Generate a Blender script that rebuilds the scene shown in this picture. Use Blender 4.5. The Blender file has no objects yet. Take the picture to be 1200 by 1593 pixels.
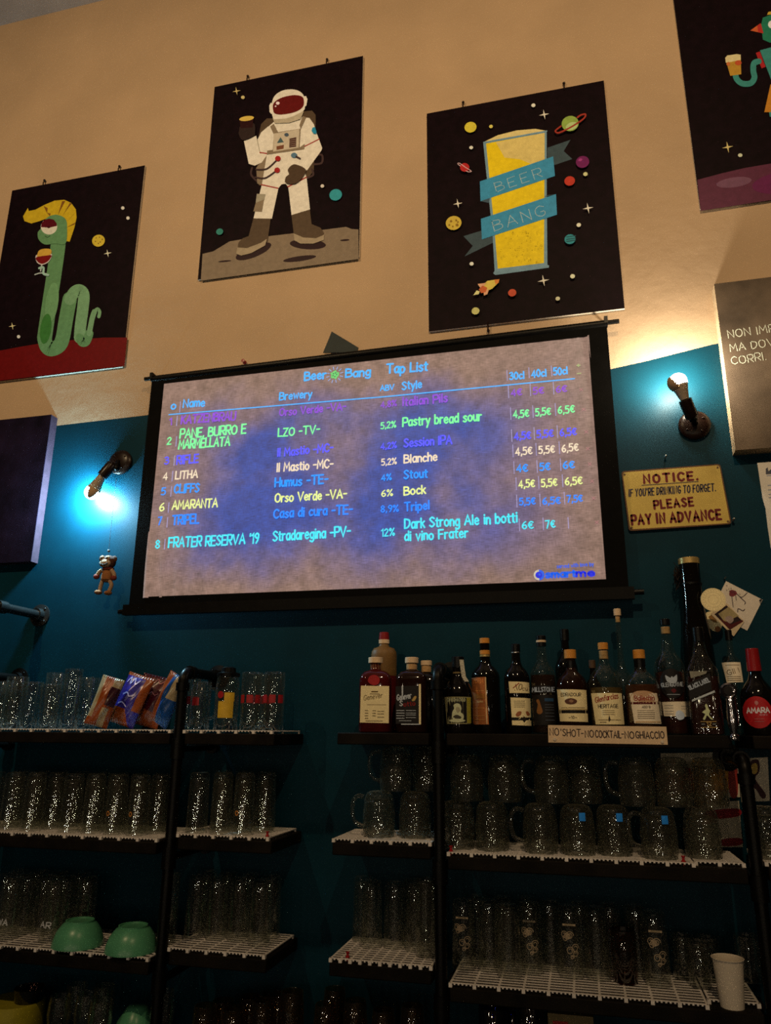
import bpy, bmesh, math, random
from mathutils import Vector, Matrix

random.seed(7)
S = bpy.context.scene
COL = S.collection
PI = math.pi
EYE = 1.55                       # eye level above the floor

# ------------------------------------------------------------------ camera
F_PX, PITCH, YAW, ROLL, DIST = 1176.0, 0.2816, -0.2463, 0.0074, 2.4976


def cam_axes():
    cy, sy, cp, sp = math.cos(YAW), math.sin(YAW), math.cos(PITCH), math.sin(PITCH)
    f = Vector((sy * cp, cy * cp, sp))
    r = Vector((cy, -sy, 0))
    u = r.cross(f)
    cr, sr = math.cos(ROLL), math.sin(ROLL)
    return cr * r + sr * u, -sr * r + cr * u, f


AX_R, AX_U, AX_F = cam_axes()
CAM = Vector((0, -DIST, EYE))
cd = bpy.data.cameras.new('camera')
cam = bpy.data.objects.new('camera', cd)
COL.objects.link(cam)
cd.sensor_fit = 'HORIZONTAL'
cd.sensor_width = 36.0
cd.lens = 36.0 * F_PX / 1200.0
cd.clip_start = 0.02
m = Matrix((AX_R, AX_U, -AX_F)).transposed().to_4x4()
m.translation = CAM
cam.matrix_world = m
S.camera = cam

# ------------------------------------------------------------------ world, exposure, sampling
w = bpy.data.worlds.new('night')
S.world = w
w.use_nodes = True
w.node_tree.nodes['Background'].inputs[0].default_value = (0.010, 0.008, 0.006, 1)
w.node_tree.nodes['Background'].inputs[1].default_value = 0.3
S.view_settings.view_transform = 'Standard'
S.view_settings.look = 'None'
S.view_settings.exposure = 0.0
S.view_settings.gamma = 1.0
S.view_settings.use_curve_mapping = False
S.cycles.max_bounces = 14
S.cycles.diffuse_bounces = 2
S.cycles.glossy_bounces = 6
S.cycles.transmission_bounces = 12
S.cycles.transparent_max_bounces = 64
S.cycles.caustics_reflective = False
S.cycles.caustics_refractive = False
S.cycles.sample_clamp_indirect = 0.6
S.cycles.use_denoising = False
S.cycles.filter_width = 1.7
S.cycles.sampling_pattern = 'BLUE_NOISE'
S.cycles.use_adaptive_sampling = False

FAR_LE = 88.0                    # the small bulbs added behind the viewer for glints
SPOT_W = 225.0                   # each spotlight added to light the poster wall
LAMP_LEFT_LE, LAMP_RIGHT_LE = 2000.0, 620.0
WARM = (1.0, 0.70, 0.38)


# ------------------------------------------------------------------ helpers
def at(px, py, y):
    d = AX_F + AX_R * ((px - 600.0) / F_PX) - AX_U * ((py - 796.5) / F_PX)
    t = (y + DIST) / d.y
    return CAM + d * t


def proj(p):
    q = Vector(p) - CAM
    z = q.dot(AX_F)
    return 600 + F_PX * q.dot(AX_R) / z, 796.5 - F_PX * q.dot(AX_U) / z


def X(px, y, z):
    """x of the point at depth y and height z (above eye level) on picture column px"""
    x = 0.0
    for _ in range(12):
        a = proj((x, y, EYE + z))[0]
        b = proj((x + 0.001, y, EYE + z))[0]
        x += (px - a) / (b - a) * 0.001
    return x


def mpp(px, py, y):
    return (at(px + 1, py, y) - at(px, py, y)).x


def lin(c):
    return tuple((v / 255 / 12.92 if v <= 10 else ((v / 255 + 0.055) / 1.055) ** 2.4) for v in c)


ILL = (1.0, 0.74, 0.44)


def art(r, g, b):
    """surface colour that reads as this sRGB colour under the warm room light"""
    return tuple(min(0.92, max(0.003, v / i)) for v, i in zip(lin((r, g, b)), ILL))


MATS = {}


def mat(name, col, rough=0.5, metal=0.0, emit=None, estr=0.0, vary=0.12, scale=30.0, bump=0.0, coat=0.0, spec=0.25):
    if name in MATS:
        return MATS[name]
    M = bpy.data.materials.new(name)
    M.use_nodes = True
    nt = M.node_tree
    b = nt.nodes['Principled BSDF']
    b.inputs['Roughness'].default_value = rough
    b.inputs['Metallic'].default_value = metal
    b.inputs['Coat Weight'].default_value = coat
    b.inputs['Specular IOR Level'].default_value = spec
    tc = nt.nodes.new('ShaderNodeTexCoord')
    nz = nt.nodes.new('ShaderNodeTexNoise')
    nz.inputs['Scale'].default_value = scale
    nz.inputs['Detail'].default_value = 4
    nt.links.new(tc.outputs['Object'], nz.inputs['Vector'])
    rp = nt.nodes.new('ShaderNodeValToRGB')
    rp.color_ramp.elements[0].position = 0.3
    rp.color_ramp.elements[1].position = 0.7
    rp.color_ramp.elements[0].color = tuple(c * (1 - vary) for c in col) + (1,)
    rp.color_ramp.elements[1].color = tuple(min(1, c * (1 + vary)) for c in col) + (1,)
    nt.links.new(nz.outputs['Fac'], rp.inputs['Fac'])
    nt.links.new(rp.outputs['Color'], b.inputs['Base Color'])
    if emit:
        b.inputs['Emission Color'].default_value = tuple(emit) + (1,)
        b.inputs['Emission Strength'].default_value = estr
    if bump:
        bp = nt.nodes.new('ShaderNodeBump')
        bp.inputs['Strength'].default_value = bump
        bp.inputs['Distance'].default_value = 0.004
        nt.links.new(nz.outputs['Fac'], bp.inputs['Height'])
        nt.links.new(bp.outputs['Normal'], b.inputs['Normal'])
    MATS[name] = M
    return M


def ink(r, g, b):
    return mat('ink_%02x%02x%02x' % (r, g, b), art(r, g, b), rough=0.45, vary=0.10, scale=60, spec=0.12)


def light_ink(r, g, b, k=1.0):
    n = 'projected_%02x%02x%02x' % (r, g, b)
    if n in MATS:
        return MATS[n]
    M = bpy.data.materials.new(n)
    M.use_nodes = True
    nt = M.node_tree
    p = nt.nodes['Principled BSDF']
    p.inputs['Base Color'].default_value = (0.05, 0.05, 0.05, 1)
    p.inputs['Roughness'].default_value = 0.9
    tc = nt.nodes.new('ShaderNodeTexCoord')
    nz = nt.nodes.new('ShaderNodeTexNoise')
    nz.inputs['Scale'].default_value = 160
    nt.links.new(tc.outputs['Object'], nz.inputs['Vector'])
    mr = nt.nodes.new('ShaderNodeMapRange')
    mr.inputs['From Min'].default_value = 0.3
    mr.inputs['From Max'].default_value = 0.7
    mr.inputs['To Min'].default_value = 0.8 * k
    mr.inputs['To Max'].default_value = 1.05 * k
    nt.links.new(nz.outputs['Fac'], mr.inputs['Value'])
    nt.links.new(mr.outputs['Result'], p.inputs['Emission Strength'])
    p.inputs['Emission Color'].default_value = lin((r, g, b)) + (1,)
    M.cycles.emission_sampling = 'NONE'
    MATS[n] = M
    return M


def glass_mat(name, tint=(0.93, 0.94, 0.92), rough=0.025, f0=0.08, sheen=0.0035):
    """thin clear glass: see-through with reflections that grow towards the edges"""
    M = bpy.data.materials.new(name)
    M.use_nodes = True
    nt = M.node_tree
    nt.nodes.remove(nt.nodes['Principled BSDF'])
    out = nt.nodes['Material Output']
    tr = nt.nodes.new('ShaderNodeBsdfTransparent')
    tr.inputs[0].default_value = tint + (1,)
    gl = nt.nodes.new('ShaderNodeBsdfGlossy')
    gl.inputs['Roughness'].default_value = rough
    gl.inputs['Color'].default_value = (1, 1, 1, 1)
    lw = nt.nodes.new('ShaderNodeLayerWeight')
    pw = nt.nodes.new('ShaderNodeMath')
    pw.operation = 'POWER'
    pw.inputs[1].default_value = 4.0
    nt.links.new(lw.outputs['Facing'], pw.inputs[0])
    mr = nt.nodes.new('ShaderNodeMapRange')
    mr.inputs['To Min'].default_value = f0
    mr.inputs['To Max'].default_value = 0.75
    nt.links.new(pw.outputs[0], mr.inputs['Value'])
    mx = nt.nodes.new('ShaderNodeMixShader')
    nt.links.new(mr.outputs['Result'], mx.inputs[0])
    nt.links.new(tr.outputs[0], mx.inputs[1])
    nt.links.new(gl.outputs[0], mx.inputs[2])
    tc = nt.nodes.new('ShaderNodeTexCoord')
    nz = nt.nodes.new('ShaderNodeTexNoise')
    nz.inputs['Scale'].default_value = 120
    nz.inputs['Detail'].default_value = 0.5
    nt.links.new(tc.outputs['Object'], nz.inputs['Vector'])
    bp = nt.nodes.new('ShaderNodeBump')
    bp.inputs['Strength'].default_value = 0.16
    bp.inputs['Distance'].default_value = 0.002
    nt.links.new(nz.outputs['Fac'], bp.inputs['Height'])
    nt.links.new(bp.outputs['Normal'], gl.inputs['Normal'])
    df = nt.nodes.new('ShaderNodeBsdfDiffuse')           # a pale olive sheen painted in so the glass shape reads
    df.inputs['Color'].default_value = (0.80, 0.74, 0.56, 1)
    fm = nt.nodes.new('ShaderNodeMixShader')
    fr = nt.nodes.new('ShaderNodeMapRange')              # painted paler towards the edges, like lit outlines
    fr.inputs['To Min'].default_value = sheen
    fr.inputs['To Max'].default_value = sheen * 9
    nt.links.new(pw.outputs[0], fr.inputs['Value'])
    nt.links.new(fr.outputs['Result'], fm.inputs[0])
    nt.links.new(mx.outputs[0], fm.inputs[1])
    nt.links.new(df.outputs[0], fm.inputs[2])
    nt.links.new(fm.outputs[0], out.inputs['Surface'])
    MATS[name] = M
    return M


def lamp_mat(name, col, strength):
    M = bpy.data.materials.new(name)
    M.use_nodes = True
    nt = M.node_tree
    nt.nodes.remove(nt.nodes['Principled BSDF'])
    e = nt.nodes.new('ShaderNodeEmission')
    e.inputs[0].default_value = tuple(col) + (1,)
    e.inputs[1].default_value = strength
    nt.links.new(e.outputs[0], nt.nodes['Material Output'].inputs['Surface'])
    M.cycles.emission_sampling = 'NONE'
    MATS[name] = M
    return M


def refract_mat(name, tint, share=0.5):
    """thick glass: part refracting, part plainly see-through"""
    M = glass_mat(name, tint, f0=0.09, sheen=0.012)
    nt = M.node_tree
    out = nt.nodes['Material Output']
    prev = out.inputs['Surface'].links[0].from_socket
    g = nt.nodes.new('ShaderNodeBsdfGlass')
    g.inputs['Color'].default_value = tuple(tint) + (1,)
    g.inputs['Roughness'].default_value = 0.03
    g.inputs['IOR'].default_value = 1.45
    mx = nt.nodes.new('ShaderNodeMixShader')
    mx.inputs[0].default_value = share
    nt.links.new(prev, mx.inputs[1])
    nt.links.new(g.outputs[0], mx.inputs[2])
    nt.links.new(mx.outputs[0], out.inputs['Surface'])
    return M


def bulb_light(name, col, radiance, r, parent, loc):
    """the light a bulb gives off: a sphere light just round its glass"""
    ld = bpy.data.lights.new(name, 'POINT')
    ld.color = col
    ld.shadow_soft_size = r
    ld.use_soft_falloff = False
    ld.energy = radiance * 4 * PI * PI * r * r
    o = bpy.data.objects.new(name, ld)
    COL.objects.link(o)
    o.parent = parent
    o.location = loc
    return o


class MB:
    def __init__(self):
        self.v, self.f, self.m = [], [], []

    def add(self, vs, fs, mi=0):
        o = len(self.v)
        self.v += [tuple(p) for p in vs]
        for f in fs:
            self.f.append(tuple(i + o for i in f))
            self.m.append(mi)
        return self

    def box(self, x0, x1, y0, y1, z0, z1, mi=0, M=None):
        vs = [Vector((x, y, z)) for x in (x0, x1) for y in (y0, y1) for z in (z0, z1)]
        if M is not None:
            vs = [M @ p for p in vs]
        return self.add(vs, [(0, 1, 3, 2), (4, 6, 7, 5), (0, 4, 5, 1), (2, 3, 7, 6), (0, 2, 6, 4), (1, 5, 7, 3)], mi)

    def lathe(self, prof, seg=32, mi=0, M=None, rad=None, axis=None):
        """prof: (r, z[, n]) from one end to the other; n = superellipse exponent; rad(theta, z) scales the radius"""
        rings, vs = [], []
        for q in prof:
            r, z = q[0], q[1]
            n = q[2] if len(q) > 2 else 2.0
            if r < 1e-6:
                rings.append([len(vs)])
                vs.append(Vector((0, 0, z)))
                continue
            ring = []
            for k in range(seg):
                a = 2 * PI * (k + 0.5) / seg
                c, s = math.cos(a), math.sin(a)
                rr = r
                if n != 2.0:
                    rr = r / (abs(c) ** n + abs(s) ** n) ** (1.0 / n)
                if rad:
                    rr *= rad(a, z, r)
                ring.append(len(vs))
                vs.append(Vector((rr * c, rr * s, z)))
            rings.append(ring)
        fs = []
        for a, b in zip(rings[:-1], rings[1:]):
            if len(a) == 1 and len(b) == 1:
                continue
            for k in range(seg):
                k2 = (k + 1) % seg
                if len(a) == 1:
                    fs.append((a[0], b[k2], b[k]))
                elif len(b) == 1:
                    fs.append((a[k], a[k2], b[0]))
                else:
                    fs.append((a[k], a[k2], b[k2], b[k]))
        if M is not None:
            vs = [M @ p for p in vs]
        return self.add(vs, fs, mi)

    def tube(self, pts, r, seg=10, mi=0, caps=True):
        pts = [Vector(p) for p in pts]
        rs = r if isinstance(r, (list, tuple)) else [r] * len(pts)
        up = None
        vs, fs = [], []
        for i, p in enumerate(pts):
            t = (pts[min(i + 1, len(pts) - 1)] - pts[max(i - 1, 0)]).normalized()
            if up is None:
                up = Vector((0, 0, 1)) if abs(t.z) < 0.9 else Vector((1, 0, 0))
            u = (up - t * up.dot(t)).normalized()
            up = u
            b = t.cross(u)
            for k in range(seg):
                a = 2 * PI * k / seg
                vs.append(p + (u * math.cos(a) + b * math.sin(a)) * rs[i])
        for i in range(len(pts) - 1):
            for k in range(seg):
                k2 = (k + 1) % seg
                fs.append((i * seg + k, i * seg + k2, (i + 1) * seg + k2, (i + 1) * seg + k))
        if caps:
            fs.append(tuple(reversed(range(seg))))
            fs.append(tuple((len(pts) - 1) * seg + k for k in range(seg)))
        return self.add(vs, fs, mi)

    def ball(self, c, r, seg=16, rings=10, mi=0, sc=(1, 1, 1), M=None):
        pr = [(r * math.sin(PI * i / rings), -r * math.cos(PI * i / rings)) for i in range(rings + 1)]
        pr[0] = (0, -r)
        pr[-1] = (0, r)
        T = Matrix.Translation(Vector(c)) @ (M or Matrix.Identity(4)) @ Matrix.Diagonal((*sc, 1))
        return self.lathe(pr, seg, mi, T)

    def prism(self, poly, y0, y1, mi=0, side=None):
        """poly in (x, z); front at y0, back at y1"""
        n = len(poly)
        ar = sum(poly[i][0] * poly[(i + 1) % n][1] - poly[(i + 1) % n][0] * poly[i][1] for i in range(n))
        if ar < 0:
            poly = poly[::-1]
        self.add([(p[0], y0, p[1]) for p in poly], [tuple(range(n))], mi)
        self.add([(p[0], y1, p[1]) for p in poly], [tuple(reversed(range(n)))], mi)
        vs = [(p[0], y0, p[1]) for p in poly] + [(p[0], y1, p[1]) for p in poly]
        self.add(vs, [(i, i + n, (i + 1) % n + n, (i + 1) % n) for i in range(n)], mi if side is None else side)
        return self

    def build(self, name, mats, parent=None, loc=None, rotz=0.0, angle=35, weld=False):
        me = bpy.data.meshes.new(name)
        me.from_pydata(self.v, [], self.f)
        if not isinstance(mats, (list, tuple)):
            mats = [mats]
        for q in mats:
            me.materials.append(q)
        me.polygons.foreach_set('material_index', self.m)
        if weld:
            bm = bmesh.new()
            bm.from_mesh(me)
            bmesh.ops.remove_doubles(bm, verts=bm.verts, dist=1e-5)
            bmesh.ops.recalc_face_normals(bm, faces=bm.faces)
            bm.to_mesh(me)
            bm.free()
        me.polygons.foreach_set('use_smooth', [True] * len(me.polygons))
        me.set_sharp_from_angle(angle=math.radians(angle))
        me.update()
        o = bpy.data.objects.new(name, me)
        COL.objects.link(o)
        if parent is not None:
            o.parent = parent
        if loc is not None:
            o.location = loc
        o.rotation_euler = (0, 0, rotz)
        return o


def tag(o, label, cat, group=None):
    o['label'] = label
    o['category'] = cat
    if group:
        o['group'] = group
    return o


def thing(name, label, cat, loc=(0, 0, 0), rotz=0.0, group=None):
    o = bpy.data.objects.new(name, None)
    o.empty_display_size = 0.05
    COL.objects.link(o)
    o.location = loc
    o.rotation_euler = (0, 0, rotz)
    return tag(o, label, cat, group)


def struct(o):
    o['kind'] = 'structure'
    return o


def dup(root, loc, rotz=0.0, label=None, group=None):
    r = root.copy()
    COL.objects.link(r)
    r.location = loc
    r.rotation_euler = (0, 0, rotz)
    if label:
        r['label'] = label
    if group:
        r['group'] = group
    for ch in list(root.children):
        c = ch.copy()
        COL.objects.link(c)
        c.parent = r
        for g in list(ch.children):
            d = g.copy()
            COL.objects.link(d)
            d.parent = c
    return r


def smooth(pts, closed=True, n=5):
    out = []
    N = len(pts)
    rng = range(N) if closed else range(N - 1)
    for i in rng:
        if closed:
            p0, p1, p2, p3 = pts[i - 1], pts[i], pts[(i + 1) % N], pts[(i + 2) % N]
        else:
            p0, p1, p2, p3 = pts[max(i - 1, 0)], pts[i], pts[i + 1], pts[min(i + 2, N - 1)]
        for k in range(n):
            t = k / n
            out.append(tuple(0.5 * ((2 * b) + (c - a) * t + (2 * a - 5 * b + 4 * c - d) * t * t + (3 * b - a - 3 * c + d) * t ** 3)
                             for a, b, c, d in zip(p0, p1, p2, p3)))
    if not closed:
        out.append(tuple(pts[-1]))
    return out


def ell(cx, cy, rx, ry, rot=0.0, n=28):
    c, s = math.cos(math.radians(rot)), math.sin(math.radians(rot))
    return [(cx + rx * math.cos(a) * c - ry * math.sin(a) * s, cy + rx * math.cos(a) * s + ry * math.sin(a) * c)
            for a in (2 * PI * k / n for k in range(n))]


def ribbon(pts, wd):
    """2-D polyline -> polygons of one mitred band with round ends (they meet edge to edge, never overlap)"""
    q = [pts[0]]
    for p in pts[1:]:
        if math.hypot(p[0] - q[-1][0], p[1] - q[-1][1]) > wd * 0.04:
            q.append(p)
    if len(q) < 2:
        x, y = pts[0]
        return [[(x + wd / 2 * math.cos(a), y + wd / 2 * math.sin(a)) for a in (2 * PI * k / 8 for k in range(8))]]
    h = wd / 2
    dirs = []
    for (x0, y0), (x1, y1) in zip(q[:-1], q[1:]):
        L = math.hypot(x1 - x0, y1 - y0)
        dirs.append(((x1 - x0) / L, (y1 - y0) / L))
    Lf, Rt = [], []
    for i, (x, y) in enumerate(q):
        d0, d1 = dirs[max(i - 1, 0)], dirs[min(i, len(dirs) - 1)]
        nx, ny = -(d0[1] + d1[1]), d0[0] + d1[0]
        n = math.hypot(nx, ny)
        if n < 1e-6:
            nx, ny, n = -d1[1], d1[0], 1.0
        nx, ny = nx / n, ny / n
        k = min(1.9, 1.0 / max(0.3, nx * -d1[1] + ny * d1[0]))
        Lf.append((x + nx * h * k, y + ny * h * k))
        Rt.append((x - nx * h * k, y - ny * h * k))
    out = [[Lf[i], Rt[i], Rt[i + 1], Lf[i + 1]] for i in range(len(q) - 1)]
    for (c, d, s) in ((q[0], dirs[0], -1), (q[-1], dirs[-1], 1)):
        a0 = math.atan2(d[1] * s, d[0] * s)
        out.append([(c[0] + h * math.cos(a0 + t), c[1] + h * math.sin(a0 + t)) for t in (PI * (k / 6 - 0.5) for k in range(7))])
    return out


# a hand-drawn single-stroke alphabet: width | strokes of x,y points, ~ marks a curved stroke
_G = {
 'A': '4|0,0 2,6 4,0|.8,2.1 3.2,2.1', 'B': '3.3|0,0 0,6|~0,6 2.6,5.6 2.7,3.8 0,3.2|~0,3.2 3.1,2.8 3.2,.6 0,0',
 'C': '3.5|~3.5,5 2,6 .3,4.6 .2,1.6 2,0 3.5,1', 'D': '3.5|0,0 0,6|~0,6 3,5.2 3.4,2.6 2,.5 0,0',
 'E': '3|3,6 0,6 0,0 3.1,0|0,3.1 2.6,3.1', 'F': '3|3,6 0,6 0,0|0,3.1 2.6,3.1',
 'G': '3.6|~3.5,5 2,6 .3,4.6 .2,1.6 2,0 3.4,.8 3.5,2.6|2.1,2.6 3.6,2.6', 'H': '3.4|0,0 0,6|3.4,0 3.4,6|0,3 3.4,3',
 'I': '.4|.2,0 .2,6', 'J': '2.4|2.4,6 2.4,1.5|~2.4,1.5 1.4,0 0,.8', 'K': '3.2|0,0 0,6|3,6 0,2.6|1,3.4 3.2,0',
 'L': '2.8|0,6 0,0 2.8,0', 'M': '4.4|0,0 .4,6 2.2,2 4,6 4.4,0', 'N': '3.4|0,0 0,6 3.4,0 3.4,6',
 'O': '4|~2,6 .3,4.6 .3,1.4 2,0 3.7,1.4 3.7,4.6 2,6', 'P': '3.1|0,0 0,6|~0,6 3,5.8 3.1,3 0,2.7',
 'Q': '4|~2,6 .3,4.6 .3,1.4 2,0 3.7,1.4 3.7,4.6 2,6|2.4,1.4 4,-.3', 'R': '3.2|0,0 0,6|~0,6 3,5.8 3.1,3 0,2.7|1.3,2.8 3.2,0',
 'S': '3.1|~3,5.2 1.6,6 .2,4.8 1.6,3.1 3.1,1.6 1.6,0 0,.8', 'T': '3.8|0,6 3.8,6|1.9,6 1.9,0',
 'U': '3.6|0,6 0,2|~0,2 .4,.4 1.8,0 3.2,.4 3.6,2|3.6,2 3.6,6', 'V': '4|0,6 2,0 4,6', 'W': '5.2|0,6 1.2,0 2.6,4.5 4,0 5.2,6',
 'X': '3.4|0,0 3.4,6|0,6 3.4,0', 'Y': '3.6|0,6 1.8,3 3.6,6|1.8,3 1.8,0', 'Z': '3.2|0,6 3.2,6 0,0 3.2,0',
 'a': '2.6|~2.6,3.4 1.2,4 .1,2.4 .6,.3 1.6,.2 2.6,1.4|2.6,4 2.6,0', 'b': '2.7|0,6 0,0|~0,3 1.4,4 2.7,2.4 2,.2 .8,0 0,1',
 'c': '2.4|~2.4,3.4 1.3,4 .1,2.4 .8,.2 2.4,.6', 'd': '2.6|2.6,6 2.6,0|~2.6,3 1.2,4 .1,2 .8,.1 2.6,1',
 'e': '2.6|~.2,2.1 2.5,2.3 1.6,4 .3,3 .3,1 1.4,0 2.5,.7', 'f': '2|~2.2,5.8 1.2,6 .9,4.6|.9,4.6 .9,0|0,3.9 2,3.9',
 'g': '2.6|~2.6,3.2 1.2,4 .1,2.3 1,.2 2.6,1.2|2.6,4 2.6,-1|~2.6,-1 1.6,-2 .1,-1.4', 'h': '2.4|0,6 0,0|~0,2.8 1.4,4 2.4,3|2.4,3 2.4,0',
 'i': '.4|.2,4 .2,0|.2,5.4 .2,5.7', 'k': '2.3|0,6 0,0|2.2,4 0,1.8|.8,2.4 2.4,0', 'l': '.4|.2,6 .2,0',
 'm': '3.6|0,4 0,0|~0,2.8 1,4 1.8,3|1.8,3 1.8,0|~1.8,2.8 2.8,4 3.6,3|3.6,3 3.6,0', 'n': '2.3|0,4 0,0|~0,2.8 1.2,4 2.3,3|2.3,3 2.3,0',
 'o': '2.8|~1.4,4 .2,3 .2,1 1.4,0 2.6,1 2.6,3 1.4,4', 'p': '2.7|0,4 0,-2|~0,3 1.4,4 2.7,2.4 2,.2 .8,0 0,1',
 'q': '2.6|~2.6,3.2 1.2,4 .1,2.3 1,.2 2.6,1.2|2.6,4 2.6,-2', 'r': '1.8|0,4 0,0|~0,2.6 .8,3.8 1.8,3.8',
 's': '2.2|~2.1,3.5 1.2,4 .2,3.2 1.2,2.1 2.2,1.1 1.2,0 0,.5', 't': '1.8|.8,5.4 .8,.4 1.6,0|0,4 1.8,4',
 'u': '2.4|0,4 0,1.2|~0,1.2 1,0 2.4,1.2|2.4,4 2.4,0', 'v': '2.6|0,4 1.3,0 2.6,4', 'w': '3.6|0,4 .9,0 1.8,3 2.7,0 3.6,4',
 'x': '2.4|0,0 2.4,4|0,4 2.4,0', 'y': '2.6|0,4 1.3,.4|2.6,4 .6,-2', 'z': '2.4|0,4 2.4,4 0,0 2.4,0', 'j': '1|.8,4 .8,-1 0,-2',
 '0': '3|~1.5,6 .2,4.4 .2,1.6 1.5,0 2.8,1.6 2.8,4.4 1.5,6', '1': '1.2|0,4.8 1.1,6 1.1,0', '2': '2.8|~.1,4.8 1.4,6 2.6,4.6 1.4,2.2 0,0|0,0 2.8,0',
 '3': '2.7|~.1,5.4 1.6,6 2.4,4.5 1,3.2|~1,3.2 2.7,2.6 2.4,.6 1.2,0 0,.6', '4': '3|2.2,0 2.2,6 0,1.8 3,1.8',
 '5': '2.7|2.6,6 .4,6 .2,3.4|~.2,3.4 1.8,3.8 2.7,2 1.8,.1 0,.4', '6': '2.8|~2.3,5.8 .9,4.4 .1,2 1.2,0 2.7,1.2 2,3 .3,2.4',
 '7': '2.8|0,6 2.8,6 .8,0', '8': '2.7|~1.35,3.2 .2,4.6 1.35,6 2.5,4.6 1.35,3.2 0,1.5 1.35,0 2.7,1.5 1.35,3.2', '9': '2.7|~2.6,3.6 1.4,3 .1,4.4 1.2,6 2.6,5 2.2,2 1,0',
 ',': '.6|.5,.5 .1,-1', '.': '.5|.2,.1 .3,.3', '-': '2|0,2.8 2,2.8', "'": '.5|.3,6 .2,4.6', '|': '.4|.2,-.6 .2,6.4',
 '%': '3.8|3.4,6 .4,0|~.7,6 0,5 .7,4 1.4,5 .7,6|~3.1,2 2.4,1 3.1,0 3.8,1 3.1,2', '+': '2.4|0,3 2.4,3|1.2,1.8 1.2,4.2', '#': '2.6|~1.3,4 .2,3 .2,1 1.3,0 2.4,1 2.4,3 1.3,4',
 '\u20ac': '3|~3,5 1.8,5.6 .6,4.4 .6,1.4 1.8,.2 3,.8|0,3.6 2.2,3.6|0,2.4 2,2.4',
}
GLY = {}
for ch, s in _G.items():
    p = s.split('|') if ch != '|' else s.split('|')
    st = []
    for q in p[1:]:
        cur = q.startswith('~')
        pts = [tuple(float(a) for a in t.split(',')) for t in q.lstrip('~').split()]
        st.append(smooth(pts, False, 4) if cur and len(pts) > 2 else pts)
    GLY[ch] = (float(p[0]), st)


def stroke_text(s, gap=1.25, jit=0.25, slant=0.0):
    """-> (strokes in units where a capital is 6 high, total width)"""
    x, out = 0.0, []
    for ch in s:
        if ch == ' ':
            x += 2.6
            continue
        wd, st = GLY[ch]
        dy = random.uniform(-jit, jit)
        k = 1 + random.uniform(-0.1, 0.1) * jit
        for q in st:
            out.append([(x + px + slant * py, dy + py * k) for px, py in q])
        x += wd + gap
    return out, x - gap


def text_polys(s, a, b, h, weight=0.8, jit=0.25, slant=0.0, dots=0.0, gap=1.25):
    """stroke text from baseline point a to baseline point b (2-D), capitals h high -> polygons"""
    st, W = stroke_text(s, gap, jit, slant)
    ux, uy = (b[0] - a[0]) / W, (b[1] - a[1]) / W
    L = math.hypot(ux, uy)
    vx, vy = -uy / L * h / 6, ux / L * h / 6
    polys = []
    wd = weight * h / 6
    for q in st:
        pts = [(a[0] + px * ux + py * vx, a[1] + px * uy + py * vy) for px, py in q]
        if dots:
            acc = 0.0
            for (x0, y0), (x1, y1) in zip(pts[:-1], pts[1:]):
                Ls = math.hypot(x1 - x0, y1 - y0)
                while acc <= Ls and Ls > 0:
                    t = acc / Ls
                    polys.append(ell(x0 + (x1 - x0) * t, y0 + (y1 - y0) * t, wd / 2, wd / 2, 0, 6))
                    acc += dots
                acc -= Ls
        else:
            polys += ribbon(pts, wd)
    return polys


def flat_polys(mb, polys, y, mi=0, xf=None):
    """2-D (x, z) polygons as faces at depth y facing -y"""
    for p in polys:
        n = len(p)
        ar = sum(p[i][0] * p[(i + 1) % n][1] - p[(i + 1) % n][0] * p[i][1] for i in range(n))
        if ar < 0:
            p = p[::-1]
        vs = [(q[0], y, q[1]) for q in p]
        if xf:
            vs = [xf(v) for v in vs]
        mb.add(vs, [tuple(range(n))], mi)


class Art:
    """printed artwork: flat colour shapes in layers, traced in picture points and laid on the plane y = depth"""
    def __init__(self, conv, y, step=0.00012):
        self.c, self.y, self.step, self.k = conv, y, step, 0
        self.mb, self.mats = MB(), []

    def mi(self, M):
        if M not in self.mats:
            self.mats.append(M)
        return self.mats.index(M)

    def poly(self, pts, M, sm=False):
        self.k += 1
        p = smooth(pts) if sm else pts
        flat_polys(self.mb, [[self.c(*q) for q in p]], self.y - self.step * self.k, self.mi(M))

    def line(self, pts, wd, M, sm=True):
        self.k += 1
        p = smooth(pts, False) if sm and len(pts) > 2 else pts
        flat_polys(self.mb, [[self.c(*q) for q in r] for r in ribbon(p, wd)], self.y - self.step * self.k, self.mi(M))

    def text(self, s, a, b, h, M, weight=0.8, **kw):
        self.k += 1
        ps = text_polys(s, (a[0], -a[1]), (b[0], -b[1]), h, weight, **kw)
        flat_polys(self.mb, [[self.c(q[0], -q[1]) for q in r] for r in ps], self.y - self.step * self.k, self.mi(M))

    def star(self, x, y, r, M, rot=-10):
        pts = []
        for k in range(8):
            a = math.radians(rot + 45 * k)
            q = r if k % 2 == 0 else r * 0.2
            pts.append((x + q * math.cos(a), y + q * math.sin(a)))
        self.poly(pts, M)

    def build(self, name, parent):
        """close the shapes drawn so far as one printed part; later shapes start the next"""
        o = self.mb.build(name, self.mats, parent)
        self.mb, self.mats = MB(), []
        return o


def crop(ox, oy, k, y=0.0, org=(0, 0)):
    """converter: point of an enlarged crop of the picture -> (x, z) on the plane at depth y"""
    def f(x, yy):
        p = at(ox + x / k, oy + yy / k, y)
        return (p.x - org[0], p.z - org[1])
    return f


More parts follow.
